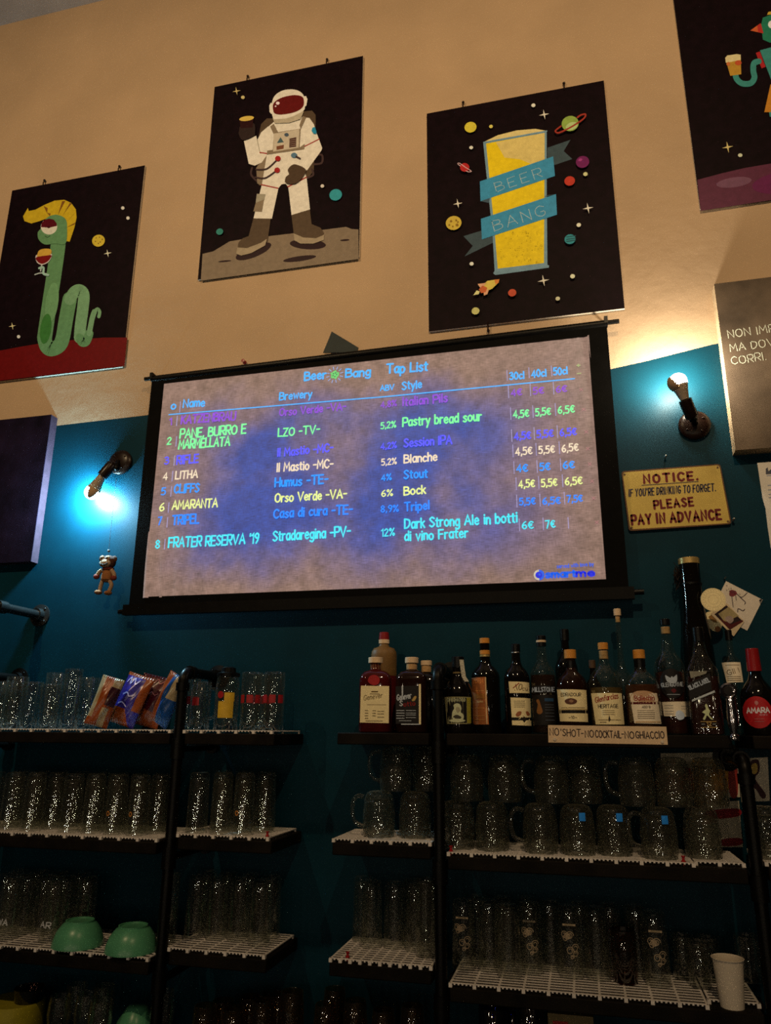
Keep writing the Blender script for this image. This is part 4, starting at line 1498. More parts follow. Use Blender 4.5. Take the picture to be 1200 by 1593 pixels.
def barmat(x0, x1, yf, yb, ztop, label, xr_back=0.0, cell=0.062, row=0.0222):
    """white plastic bar mat: slats, cross ribs and nubs along its front, lying on a board"""
    mb = MB()
    z0, z1 = EYE + ztop - MT, EYE + ztop
    n = max(2, int(round((yb - yf) / row)))
    for i in range(n + 1):
        y = yf + (yb - yf) * i / n
        mb.box(x0, x1, y - 0.0038, y + 0.0038, z1 - 0.0015, z1)
    k = max(1, int(round((x1 - x0) / cell)))
    for j in range(k + 1):
        x = x0 + (x1 - x0) * j / k
        mb.box(x - 0.0028, x + 0.0028, yf - 0.003, yb + 0.0032, z1 - 0.003, z1 - 0.0004)
        mb.box(x - 0.0045, x + 0.0045, yf - 0.008, yf + 0.003, z0, z1 - 0.0004)
        mb.box(x - 0.002, x + 0.002, yb - 0.003, yb + 0.0032, z0, z1 - 0.003)
    n2 = int((x1 - x0) / 0.0105)
    for j in range(n2 + 1):
        x = x0 + (x1 - x0) * j / n2
        mb.box(x - 0.0022, x + 0.0022, yf - 0.0045, yf - 0.0025, z1 - 0.0045, z1 - 0.0006)
    o = mb.build('bar_mat', mat_plastic)
    return tag(o, label, 'bar mat', 'white plastic bar mats on the shelves')


# (x0, x1, front, mat top, mat x0, mat x1, place)
ZL1 = -0.002
board(-2.02, -1.255, -0.262, ZL1 - MT, 'top black shelf board carrying crisps and glasses, left of the iron pipe')
board(-1.203, -0.905, -0.262, ZL1 - MT, 'top black shelf board carrying the red banded glasses')
barmat(-2.015, -1.257, -0.255, -0.02, ZL1, 'white mat under the crisp packets on the top left shelf')
barmat(-1.206, -0.915, -0.255, -0.02, ZL1, 'white mat under the red banded glasses on the top left shelf')
ZL2A, ZL2B = -0.316, -0.304
board(-2.02, -1.255, -0.288, ZL2A - MT, 'middle left shelf board holding the crowded straight glasses')
board(-1.203, -0.900, -0.256, ZL2B - MT, 'short middle left shelf board right of the iron pipe')
barmat(-2.015, -1.257, -0.28, -0.02, ZL2A, 'white mat under the crowded glasses, middle left shelf')
barmat(-1.206, -0.915, -0.245, -0.02, ZL2B, 'white mat with a red pin at its right corner, middle left shelf')
ZL3A, ZL3B = -0.638, -0.612
board(-2.02, -1.255, -0.275, ZL3A - MT, 'lower left shelf board under the two green bowls')
board(-1.203, -0.900, -0.256, ZL3B - MT, 'short lower left shelf board right of the iron pipe')
barmat(-2.015, -1.262, -0.265, -0.02, ZL3A, 'white mat under the two green bowls, lower left shelf')
barmat(-1.206, -0.910, -0.245, -0.02, ZL3B, 'bare white mat right of the green bowls, lower left shelf')
ZR1 = -0.006
board(-0.705, -0.428, -0.262, ZR1, 'black shelf board under the genever bottles')
board(-0.376, 0.382, -0.268, ZR1, 'long black shelf board under the whisky bottles')
board(0.434, 1.10, -0.262, ZR1, 'black shelf board under the red-topped amaro bottle')
ZR2A, ZR2B, ZR2C = -0.299, -0.318, -0.311
board(-0.715, -0.428, -0.252, ZR2A - MT, 'short shelf board under the leftmost glass mugs')
board(-0.376, 0.382, -0.276, ZR2B - MT, 'long shelf board under the row of glass mugs')
board(0.434, 1.10, -0.262, ZR2C - MT, 'shelf board under the mug at the right edge')
barmat(-0.712, -0.430, -0.244, -0.02, ZR2A, 'white mat under the two leftmost mugs')
barmat(-0.374, 0.256, -0.268, -0.03, ZR2B, 'long white mat with red pins under the row of mugs')
barmat(0.266, 0.380, -0.235, -0.03, ZR2B, 'small white mat piece under the mug left of the right iron pipe')
barmat(0.432, 1.0, -0.245, -0.02, ZR2C, 'white mat under the mug at the right edge')
ZR3A, ZR3B, ZR3C = -0.605, -0.634, -0.612
board(-0.715, -0.428, -0.254, ZR3A - MT, 'short lower shelf board left of the middle iron pipe')
board(-0.376, 0.382, -0.276, ZR3B - MT, 'long lower shelf board under the paper cup')
board(0.434, 1.10, -0.262, ZR3C - MT, 'lower shelf board at the right edge')
barmat(-0.712, -0.430, -0.246, -0.02, ZR3A, 'white mat with a red pin at its left corner, lower shelf', cell=0.029, row=0.02)
barmat(-0.374, 0.256, -0.268, -0.03, ZR3B, 'long white mat left of the paper cup, lower shelf')
barmat(0.266, 0.380, -0.225, -0.03, ZR3B, 'small white mat piece behind the paper cup, lower shelf')
ZL4, ZR4 = -0.97, -0.97
board(-2.02, -1.255, -0.256, ZL4, 'bottom left shelf board, below the picture edge')
board(-1.203, -0.900, -0.256, ZL4, 'short bottom left shelf board, below the picture edge')
board(-0.715, -0.428, -0.256, ZR4, 'short bottom right shelf board, below the picture edge')
board(-0.376, 0.382, -0.256, ZR4, 'long bottom right shelf board, below the picture edge')
for px, py, y, z, lb in ((702, 1322, -0.262, ZR2B, 'red pin on the front edge of the mug mat by the middle iron pipe'),
                         (1064, 1344, -0.262, ZR2B, 'red pin at the right corner of the long mug mat'),
                         (416, 1297, -0.235, ZL2B, 'red pin at the right corner of the middle left mat'),
                         (541, 1484, -0.235, ZR3A, 'red pin at the left corner of the lower mat')):
    o = pushpin(px, py, y, lb, (150, 20, 16), 'z', 'red pins holding down the white mats')
    o.location = (X(px, y, z), y, EYE + z + 0.0005)

# card hanging on the shelf edge
q = [at(px, py, -0.271) for px, py in ((853, 1128), (1037, 1130.5), (1039.5, 1158.5), (853.5, 1155))]
c0 = q[0]
sg = thing('card_sign', 'tan handwritten card sign on the front edge of the bottle shelf', 'sign', c0)
card = mat('tan_card', (0.66, 0.50, 0.34), rough=0.85, vary=0.08)
mb = MB()
mb.prism([(p.x - c0.x, p.z - c0.z) for p in q], 0.0005, 0.0022)
mb.build('card', card, sg)
A = Art(crop(0, 0, 1, -0.271, (c0.x, c0.z)), 0.0004)
random.seed(9)
marker = ink(34, 22, 24)
for s, a, b2 in (('NO', (856, 1143.5), (870, 1143.5)), ("'", (873, 1144), (874, 1144)), ('SHOT', (876, 1145), (904, 1145.5)), ('-', (905, 1146), (908, 1146)), ('NO', (911, 1146.5), (924, 1146.8)),
               ('COCKTAIL', (927, 1147), (967, 1147.5)), ('-', (968, 1147), (971, 1147)), ('NO', (973, 1148), (987, 1148)), ('GHIACCIO', (990, 1148.5), (1034, 1148))):
    art_text(A, s, a, b2, 10.5, marker, 0.75, jit=0.35)
A.build('handwriting', sg)
for px, py in ((863.5, 1150), (1031, 1154)):
    p = at(px, py, -0.271) - c0
    mb = MB()
    mb.lathe([(0, 0), (0.0045, 0), (0.004, 0.002), (0, 0.0028)], 14, 0, Matrix.Translation((p.x, 0, p.z)) @ Matrix.Rotation(PI / 2, 4, 'X'))
    mb.build('thumbtack', mat('white_tack', (0.6, 0.52, 0.42), rough=0.4), sg)


# ------------------------------------------------------------------ glasses
clear = glass_mat('clear_glass')
mugglass = refract_mat('thick_mug_glass', (0.95, 0.96, 0.92), 0.35)


def revolve_open(outer, t, base):
    """closed wall profile of a tumbler: outer = [(r, z)] from the foot up; t wall thickness; base thickness of the bottom"""
    pr = [(0, outer[0][1])] + list(outer)
    top = outer[-1]
    inner = [(max(0.002, r - t), z) for r, z in reversed(outer) if z > base]
    return pr + [(top[0] - t * 0.5, top[1] + t * 0.45)] + inner + [(inner[-1][0] * 0.9, base), (0, base)]


def glass_mesh(name, outer, t=0.0024, base=0.012, seg=32, mt=None):
    mb = MB()
    mb.lathe(revolve_open(outer, t, base), seg)
    o = mb.build(name, mt or clear, None, (0, 0, -50), angle=50)
    return o


used = set()


placed = []


def free_spot(proto, x, y, z, r=None):
    """shift a glass a little along or into the shelf until it stands clear of those already placed"""
    if r is None:
        ms = [proto] if proto.type == 'MESH' else [c for c in proto.children if 'body' in c.name]
        r = max(max(math.hypot(v.co.x, v.co.y) for v in q.data.vertices) for q in ms)
    best = (x, y)
    for k in range(0, 1600):
        a, d = k * 2.399, 0.0035 * math.sqrt(k)
        xx, yy = x + d * math.cos(a) * 0.8, y + d * math.sin(a) * 1.2
        if not (-0.255 + r * 0.9 < yy < -0.005 - r):
            continue
        if all(math.hypot(xx - q[0], yy - q[1]) > r + q[3] + 0.0012 or abs(z - q[2]) > 0.08 for q in placed):
            best = (xx, yy)
            break
    placed.append((best[0], best[1], z, r))
    return best


def put(proto, x, y, z, label, group=None, cat='glass', rot=None):
    """the first placing moves the built thing itself, the others copy it"""
    rz = random.uniform(0, 6.28) if rot is None else rot
    x, y = free_spot(proto, x, y, z)
    if proto.name not in used:
        used.add(proto.name)
        o = proto
        o.location = (x, y, EYE + z)
        o.rotation_euler = (0, 0, rz)
    else:
        o = dup(proto, (x, y, EYE + z), rz)
    tag(o, label, cat)
    if group:
        o['group'] = group
    elif 'group' in o:
        del o['group']
    return o


random.seed(21)
pint = glass_mesh('beer_glass', [(0.026, 0), (0.0275, 0.002), (0.029, 0.05), (0.031, 0.10), (0.0335, 0.145), (0.0335, 0.160)])
tall = glass_mesh('tall_glass', [(0.0275, 0), (0.029, 0.002), (0.029, 0.09), (0.0295, 0.17), (0.0295, 0.180)])
wide = glass_mesh('wide_glass', [(0.033, 0), (0.035, 0.002), (0.0355, 0.08), (0.0355, 0.165)])
stout = glass_mesh('upturned_glass', [(0.0335, 0), (0.0335, 0.01), (0.031, 0.06), (0.0305, 0.14), (0.029, 0.165), (0.024, 0.172)], base=0.0)
# the shelf's upturned glasses: rim down, rounded closed foot up
mb = MB()
mb.lathe([(0.031, 0.0), (0.0335, 0.0), (0.0325, 0.05), (0.0310, 0.12), (0.0300, 0.160), (0.0285, 0.170), (0.024, 0.1745), (0.012, 0.174), (0, 0.1735),
          (0, 0.158), (0.020, 0.157), (0.0268, 0.152), (0.0285, 0.12), (0.0300, 0.05), (0.031, 0.0)], 30)
old = bpy.data.objects['upturned_glass']
bpy.data.objects.remove(old)
stout = mb.build('upturned_glass', clear, None, (0, 0, -50), angle=50)

# top left shelf, left of the crisps
zt = ZL1
for px, y, pr, lb, top in ((4, -0.17, wide, 'wide clear glass at the left picture edge, top shelf', 1060), (21, -0.20, wide, 'tall clear glass below the iron pipe flange, leftmost full glass of the top shelf', 1053),
                           (46, -0.225, pint, 'clear beer glass second from the left on the top shelf', 1061), (65, -0.235, pint, 'narrow clear beer glass standing in front on the top left shelf', 1064),
                           (82, -0.12, wide, 'clear glass with amber glints standing behind the front ones on the top left shelf', 1047),
                           (108, -0.20, tall, 'tallest clear glass on the top left shelf', 1041), (134, -0.09, wide, 'clear glass next to the orange and cream crisp packet', 1054)):
    x = X(px, y, 0.05)
    o = put(pr, x, y, zt, lb, 'clear glasses left of the crisps')
    h = at(px, top, y).z - EYE - zt
    o.scale = (1, 1, h / max(v.co.z for v in pr.data.vertices))
pb = at(16, 1038, -0.09)
# red banded glasses right of the crisps
redband = mat('red_glass_print', art(150, 26, 22), rough=0.4)
yellowlab = mat('yellow_glass_print', art(196, 140, 30), rough=0.5)
goldp = mat('orange_glass_print', art(190, 110, 40), rough=0.5)
whitep = mat('white_glass_print', art(190, 170, 140), rough=0.5)


def band(mb, r, z0, z1, a0, a1, n=14, mi=0):
    vs, fs = [], []
    for i in range(n + 1):
        a = a0 + (a1 - a0) * i / n
        for z in (z0, z1):
            vs.append((r * math.sin(a), -r * math.cos(a), z))
    for i in range(n):
        fs.append((2 * i, 2 * i + 2, 2 * i + 3, 2 * i + 1))
    mb.add(vs, fs, mi)


def wrap(r):
    def f(v):
        a = max(-1.5, min(1.5, v[0] / r))
        return ((r - v[1]) * math.sin(a), -(r - v[1]) * math.cos(a), v[2])
    return f


def banded():
    t = thing('red_banded_glass', 'x', 'glass', (0, 0, -50))
    mb = MB()
    mb.lathe(revolve_open([(0.031, 0), (0.033, 0.002), (0.0335, 0.06), (0.0335, 0.165), (0.0325, 0.178)], 0.0026, 0.016), 30)
    mb.build('glass_body', clear, t, angle=50)
    mb = MB()
    for k in range(3):
        a = -0.85 + 0.85 * k
        band(mb, 0.0338, 0.083, 0.108, a - 0.3, a + 0.3)
    mb.build('red_band_print', redband, t)
    return t


proto = banded()
for px, y, lb in ((294, -0.10, 'red banded glass just behind the left iron pipe'), (390, -0.19, 'red banded glass second from the right end of the top left shelf'),
                  (425, -0.19, 'red banded glass at the right end of the top left shelf'), (408, -0.10, 'clear red banded glass standing behind the pair at the right end')):
    put(proto, X(px, y, 0.05), y, zt, lb, 'red banded glasses on the top left shelf', rot=0.25)
# stein with handle, and the yellow labelled glass
st = thing('glass_stein', 'glass stein with handle and red print between iron pipe and yellow labelled glass', 'mug', (X(311, -0.18, 0.05), -0.18, EYE + zt))
mb = MB()
mb.lathe(revolve_open([(0.030, 0), (0.032, 0.002), (0.032, 0.05), (0.032, 0.15)], 0.003, 0.016), 30)
mb.build('glass_body', clear, st, angle=50)
mb = MB()
mb.tube(smooth([(0.030, 0, 0.128), (0.048, 0, 0.128), (0.055, 0, 0.112), (0.055, 0, 0.06), (0.048, 0, 0.04), (0.031, 0, 0.036)], False), 0.0048, 10)
mb.build('handle', clear, st)
mb = MB()
band(mb, 0.0323, 0.076, 0.10, -0.5, 0.3)
mb.build('red_band_print', redband, st)
yg = thing('labelled_glass', 'glass with a yellow label and dark lid on the top left shelf', 'glass', (X(352, -0.20, 0.05), -0.20, EYE + zt), 0.3)
mb = MB()
mb.lathe(revolve_open([(0.036, 0), (0.0375, 0.002), (0.0375, 0.14), (0.035, 0.158), (0.034, 0.165)], 0.0028, 0.014), 32)
mb.build('glass_body', clear, yg, angle=50)
mb = MB()
band(mb, 0.0379, 0.037, 0.088, -0.62, 0.72, 18, 0)
band(mb, 0.0379, 0.088, 0.115, -0.10, 0.78, 14, 0)
mb.build('yellow_label', yellowlab, yg)
mb = MB()
flat_polys(mb, [ell(-0.017, 0.108, 0.011, 0.011)], 0, 0, wrap(0.0381))
for k in range(4):
    flat_polys(mb, [[(-0.018, 0.046 + k * 0.012), (0.02, 0.046 + k * 0.012), (0.02, 0.0485 + k * 0.012), (-0.018, 0.0485 + k * 0.012)]], 0, 1, wrap(0.0382))
mb.build('label_lettering', [redband, mat('brown_print', art(90, 56, 20), rough=0.6)], yg)
mb = MB()
mb.lathe([(0, 0.166), (0.037, 0.166), (0.037, 0.176), (0.024, 0.180), (0.022, 0.193), (0.014, 0.197), (0, 0.197)], 28)
mb.build('lid', black, yg)

# crowded rows on the middle left shelf
random.seed(4)
lab2 = 'clear upturned beer glass in the crowded rows on the middle left shelf'
marked = []
for sec, (x0, x1, z, yf) in enumerate(((-1.90, -1.292, ZL2A, -0.245), (-1.165, -0.945, ZL2B, -0.205))):
    for r in range(3):
        y = yf + 0.074 * r
        n = int((x1 - x0) / 0.076) + 1
        for k in range(n):
            x = x0 + 0.076 * k + (0.036 if r % 2 else 0.0)
            if x > x1:
                continue
            if sec == 0 and abs(x + 1.655) < 0.04 and r < 2:
                continue
            o = put(stout, x + random.uniform(-0.004, 0.004), y + random.uniform(-0.004, 0.004), z, lab2, 'crowded beer glasses on the middle left shelf')
            if r == 0:
                marked.append((proj(o.location + Vector((0, 0, 0.08)))[0], o))


def print_on(x, y, z, label, builder, scale=1.0, keep=False):
    if not keep:
        x, y = free_spot(stout, x, y, z)
    t = thing('printed_glass', label, 'glass', (x, y, EYE + z))
    b = stout.copy()
    b.name = 'glass_body'
    COL.objects.link(b)
    for k in ('label', 'category', 'group'):
        if k in b:
            del b[k]
    b.parent = t
    b.location = (0, 0, 0)
    b.rotation_euler = (0, 0, 0)
    b.scale = (1, 1, scale)
    builder(t)
    return t


def gold_print(t):
    mb = MB()
    wr = wrap(0.0328)
    vs, fs = [], []
    ring = [(0.0065 * math.cos(a), 0.062 + 0.0075 * math.sin(a)) for a in (2 * PI * k / 20 for k in range(20))]
    rin = [(0.0036 * math.cos(a), 0.062 + 0.0045 * math.sin(a)) for a in (2 * PI * k / 20 for k in range(20))]
    for k in range(20):
        k2 = (k + 1) % 20
        flat_polys(mb, [[(q[0] - 0.009, q[1]) for q in (ring[k], ring[k2], rin[k2], rin[k])]], 0, 0, wr)
    ps = text_polys('ITALICA', (0, 0), (0.046, 0), 0.0085, 1.0, jit=0)
    flat_polys(mb, [[(0.004 + q[1] * 1.0, 0.086 - q[0]) for q in p] for p in ps], 0, 1, wr)
    mb.build('printed_lettering', [goldp, whitep], t)


for target, where in ((166, 'left of the iron pipe'), (236, 'just left of the iron pipe'), (376, 'right of the iron pipe')):
    px, o = min(marked, key=lambda q: abs(q[0] - target))
    if o is stout:
        continue
    loc, marked = tuple(o.location), [q for q in marked if q[1] is not o]
    bpy.data.objects.remove(o)
    print_on(loc[0], loc[1], loc[2] - EYE, 'upturned glass with orange ring and white vertical lettering, ' + where, gold_print, keep=True)

# lower left shelf (the bowls' places are kept free)
for bpx in (122, 205):
    placed.append((X(bpx, -0.21, ZL3A + 0.02), -0.21, ZL3A, 0.082))
random.seed(8)
lab3 = 'dim clear upturned glass at the back of the lower left shelf'
k = 0
for y, pxs in ((-0.12, (6, 38, 68, 98, 130)), (-0.06, (20, 52, 84, 118))):
    for px in pxs:
        put(stout, X(px, y, ZL3A + 0.05), y, ZL3A, lab3, 'dim glasses on the lower left shelf')


def word_print(word):
    def f(t):
        mb = MB()
        ps = text_polys(word, (-0.016, 0.045), (0.018, 0.043), 0.016, 1.3, jit=0.2)
        flat_polys(mb, ps, 0, 0, wrap(0.0332))
        mb.build('printed_lettering', whitep, t)
    return f


print_on(X(14, -0.195, ZL3A + 0.05), -0.195, ZL3A, 'upturned glass with white letters at the left edge of the lower left shelf', word_print('WA'))
print_on(X(80, -0.19, ZL3A + 0.05), -0.19, ZL3A, 'upturned glass with white letters left of the green bowls', word_print('AR'))
lab3b = 'dim clear upturned glass right of the iron pipe on the lower left shelf'
for y, pxs in ((-0.12, (305, 338, 372)), (-0.06, (318, 350, 384, 420)), (-0.15, (405,))):
    for px in pxs:
        put(stout, X(px, y, ZL3B + 0.05), y, ZL3B, lab3b, 'dim glasses right of the left iron pipe')
put(tall, X(258, -0.12, ZL3A + 0.05), -0.12, ZL3A, 'slim glass with pale print just left of the iron pipe, lower left shelf')

# two green bowls, upside down
celadon = mat('green_glazed_bowl', (0.085, 0.30, 0.165), rough=0.3, vary=0.12, scale=20, spec=0.4)


def bowl(px, y, w_px, top, label):
    z = ZL3A
    x = X(px, y, z + 0.02)
    R = w_px / 2 * mpp(px, 1465, y)
    h = at(px, top, y + 0.01).z - EYE - z
    mb = MB()
    mb.lathe([(R - 0.004, 0), (R, 0), (R, 0.004), (R * 0.97, h * 0.25), (R * 0.86, h * 0.58), (R * 0.66, h * 0.86), (R * 0.56, h * 0.93), (R * 0.56, h), (R * 0.50, h),
              (R * 0.49, h * 0.95), (0, h * 0.94), (0, h * 0.88), (R * 0.5, h * 0.87), (R * 0.8, h * 0.56), (R * 0.92, h * 0.22), (R - 0.004, 0)], 48)
    tag(mb.build('green_bowl', celadon, None, (x, y, EYE + z)), label, 'bowl', 'green bowls on the lower left shelf')


bowl(122, -0.205, 68, 1429, 'left one of two upturned green bowls')
bowl(205, -0.215, 71, 1437, 'right one of two upturned green bowls, nearer the iron pipe')

# ------------------------------------------------------------------ dimpled mugs, two tiers
def mug_proto():
    t = thing('glass_mug', 'x', 'mug', (0, 0, -50))
    R, H = 0.0475, 0.126

    def dim(a, z, r):
        k = 0.0
        for zc in (0.040, 0.080):
            k += max(0.0, 1 - ((z - zc) / 0.019) ** 2)
        return 1 - 0.075 * k * (0.5 + 0.5 * math.cos(a * 9)) ** 0.8

    # stored mouth down: open rim at the foot, thick rounded bottom on top
    out = [(0.0445, 0.0), (0.0455, 0.006)]
    for i in range(1, 15):
        z = 0.006 + (0.100 - 0.006) * i / 14
        out.append((0.0455 + 0.0035 * math.sin(PI * min(1.0, (z / 0.100) * 0.95)) - 0.0022 * (z / 0.100) ** 2, z))
    out += [(0.0420, 0.108), (0.0395, 0.115), (0.0350, 0.121), (0.0290, 0.1245), (0.0200, H), (0, H - 0.001)]
    inn = [(0, 0.104), (0.028, 0.103), (0.036, 0.097), (0.0395, 0.085), (0.0410, 0.05), (0.0412, 0.006), (0.0418, 0.0), (0.0445, 0.0)]
    mb = MB()
    mb.lathe(out + inn, 54, 0, None, lambda a, z, r: dim(a, z, r) if r > 0.0428 else 1.0)
    mb.build('glass_body', mugglass, t, angle=80)
    mb = MB()
    mb.tube(smooth([(-0.046, 0, 0.108), (-0.066, 0, 0.110), (-0.079, 0, 0.094), (-0.080, 0, 0.060), (-0.070, 0, 0.036), (-0.046, 0, 0.026)], False),
            [0.0075] + [0.0058] * 24 + [0.0075], 12)
    mb.build('handle', mugglass, t)
    return t


mug = mug_proto()
blue = mat('blue_sticker', art(40, 120, 170), rough=0.5)
blue_s = MB()
band(blue_s, 0.0492, 0.088, 0.109, 0.15, 0.50, 8)
stick = blue_s.build('blue_sticker', blue, None, (0, 0, 0))
COL.objects.unlink(stick)
random.seed(31)
B = -1.57
low = [(590, -0.165, ZR2A, 'glass mug at the left end of the lower tier', 0.1), (646, -0.155, ZR2A, 'second glass mug of the lower tier, left of the middle iron pipe', B),
       (713, -0.185, ZR2B, 'glass mug of the lower tier just right of the middle iron pipe', B), (764, -0.195, ZR2B, 'glass mug of the lower tier second right of the middle iron pipe', B),
       (841, -0.20, ZR2B, 'glass mug of the lower tier below the left end of the card sign', 0.2), (889, -0.20, ZR2B, 'blue-stickered glass mug of the lower tier, leftmost of three stickered mugs', B),
       (945, -0.19, ZR2B, 'blue-stickered glass mug of the lower tier, middle of three stickered mugs', B), (1026, -0.212, ZR2B, 'blue-stickered glass mug of the lower tier, rightmost and nearest of three', 0.3),
       (1093, -0.165, ZR2B, 'glass mug of the lower tier beside the right iron pipe', B), (1192, -0.17, ZR2C, 'glass mug of the lower tier at the right picture edge', B)]
lowpos = []
for px, y, z, lb, rot in low:
    x = X(px, y, z + 0.06)
    lb = lb.replace('beneath the tin-shelf gap between pipe and card sign', 'second right of the middle iron pipe')
    o = put(mug, x, y, z, lb, 'glass mugs stacked in two tiers', 'mug', rot)
    lowpos.append((x, y, z))
    if 'sticker' in lb:
        s2 = stick.copy()
        COL.objects.link(s2)
        s2.parent = o
        s2.rotation_euler = (0, 0, -rot)
up = [(616, -0.16, 0, 'upper-tier glass mug at the left end', 0.1), (660, -0.13, 1, 'upper-tier glass mug left of the middle iron pipe', B), (726, -0.185, 2, 'upper-tier glass mug right of the middle iron pipe', B),
      (785, -0.185, 3, 'upper-tier glass mug second right of the middle iron pipe', B), (858, -0.19, 4, 'upper-tier glass mug below the NO of the card sign', 0.1),
      (908, -0.16, 5, 'upper-tier glass mug set back below the card sign', B), (990, -0.195, 6, 'upper-tier glass mug below the right half of the card sign', 0.1),
      (1040, -0.185, 7, 'upper-tier glass mug in front of the bright printed cards', B), (1096, -0.17, 8, 'upper-tier glass mug with orange shine beside the right iron pipe', B)]
for px, y, k, lb, rot in up:
    z = lowpos[k][2] + 0.1275
    x = X(px, y, z + 0.06)
    put(mug, x, y, z, lb, 'glass mugs stacked in two tiers', 'mug', rot)
# printed cards behind the mugs
def printed_card(name, quad_px, y, label, shapes, base):
    c0 = at(quad_px[0][0], quad_px[0][1], y)
    t = thing(name, label, 'card', (c0.x, 0, c0.z))
    cf = crop(0, 0, 1, y, (c0.x, c0.z))
    mb = MB()
    mb.prism([cf(*q) for q in quad_px], y, -0.001)
    mb.build('sheet', base, t)
    A = Art(cf, y - 0.0002)
    for s in shapes:
        A.poly(s[0], s[1], True)
    A.build('printed_picture', t)


cream_p = mat('cream_print_paper', (0.55, 0.50, 0.40), rough=0.8, vary=0.06)
printed_card('printed_card', [(1028, 1172), (1148, 1170), (1152, 1240), (1032, 1242)], -0.006, 'white card printed with red and orange shapes behind the mugs', [
    ([(1036, 1232), (1040, 1205), (1046, 1200), (1052, 1232)], ink(150, 30, 20)), ([(1060, 1226), (1066, 1198), (1074, 1196), (1082, 1224), (1072, 1234)], ink(166, 34, 24)),
    ([(1085, 1222), (1090, 1200), (1098, 1208), (1096, 1230)], ink(60, 90, 90)), ([(1100, 1238), (1102, 1190), (1120, 1180), (1134, 1200), (1130, 1238)], ink(190, 120, 20)),
    ([(1136, 1236), (1134, 1190), (1146, 1184), (1148, 1236)], ink(150, 40, 26))], cream_p)
printed_card('printed_card', [(1150, 1180), (1195, 1178), (1198, 1246), (1154, 1248)], -0.006, 'white card with a dark red figure right of the right iron pipe', [
    ([(1164, 1230), (1160, 1208), (1166, 1186), (1180, 1182), (1182, 1200), (1176, 1212), (1192, 1236), (1186, 1242), (1174, 1226), (1170, 1244)], ink(56, 14, 14)),
    ([(1168, 1204), (1170, 1190), (1178, 1188), (1178, 1202)], ink(190, 140, 50))], cream_p)
printed_card('printed_card', [(1088, 1248), (1150, 1246), (1156, 1318), (1094, 1318)], -0.012, 'white card with a red stripe behind the lower-tier mug by the right pipe', [
    ([(1100, 1262), (1148, 1258), (1149, 1270), (1101, 1274)], ink(140, 24, 24)), ([(1124, 1306), (1152, 1304), (1153, 1314), (1125, 1316)], ink(130, 20, 20))], cream_p)

# lower right shelf
random.seed(12)
lab4 = 'dim clear upturned glass on the short lower right shelf'
for y, pxs in ((-0.10, (578, 612, 646)), (-0.05, (596, 630, 664))):
    for px in pxs:
        put(stout, X(px, y, ZR3A + 0.05), y, ZR3A, lab4, 'dim glasses left of the middle iron pipe')
put(tall, X(662, -0.15, ZR3A + 0.05), -0.15, ZR3A, 'slim glass beside the middle iron pipe, short lower right shelf')


def swirl_print(t):
    mb = MB()
    wr = wrap(0.0331)
    random.seed(17)
    for k in range(9):
        cx, cz, r = random.uniform(-0.016, 0.016), random.uniform(0.045, 0.12), random.uniform(0.005, 0.011)
        pts = [(cx + r * math.cos(a) * (1 - a / 14), cz + r * math.sin(a) * (1 - a / 14)) for a in (0.45 * q for q in range(20))]
        flat_polys(mb, ribbon(pts, 0.0018), -0.00004 * k, 0, wr)
    flat_polys(mb, [[(-0.018, 0.128), (0.018, 0.128), (0.018, 0.133), (-0.018, 0.133)]], 0, 0, wr)
    mb.build('etched_scrollwork', mat('etched_print', (0.34, 0.27, 0.19), rough=0.8), t)


for px, y, lb in ((722, -0.13, 'left one of the glasses printed with pale scrolls, lower right shelf'), (826, -0.12, 'second from left of the glasses printed with pale scrolls'),
                  (888, -0.13, 'third from left of the glasses printed with pale scrolls'), (1022, -0.14, 'rightmost and brightest of the glasses printed with pale scrolls')):
    print_on(X(px, y, ZR3B + 0.06), y, ZR3B, lb, swirl_print)
amberg = glass_mat('amber_glass', (0.45, 0.22, 0.14))
blueg = glass_mat('blue_glass', (0.10, 0.14, 0.55))
lab5 = 'dim clear glass among the scroll printed ones, long lower right shelf'
for y, pxs in ((-0.13, (762, 795, 930)), (-0.07, (745, 780, 812, 856, 906, 952, 990))):
    for px in pxs:
        put(stout, X(px, y, ZR3B + 0.05), y, ZR3B, lab5, 'dim glasses on the long lower right shelf')
rg = glass_mesh('reddish_glass', [(0.029, 0), (0.031, 0.002), (0.033, 0.07), (0.033, 0.125)], mt=amberg)
for px in (966,):
    put(rg, X(px, -0.14, ZR3B + 0.05), -0.14, ZR3B, 'dim reddish glass left of the brightest scroll glass')
sm = glass_mesh('small_glass', [(0.026, 0), (0.028, 0.002), (0.031, 0.07), (0.031, 0.105)])
for px, y in ((1088, -0.13), (1104, -0.07), (1070, -0.07)):
    put(sm, X(px, y, ZR3B + 0.05), y, ZR3B, 'small clear tumbler behind the white paper cup', 'small tumblers behind the paper cup')
for px, y in ((1165, -0.13), (1188, -0.13)):
    put(sm, X(px, y, ZR3C + 0.05), y, ZR3C, 'small clear tumbler at the right edge of the lower shelf', 'small tumblers at the right edge')

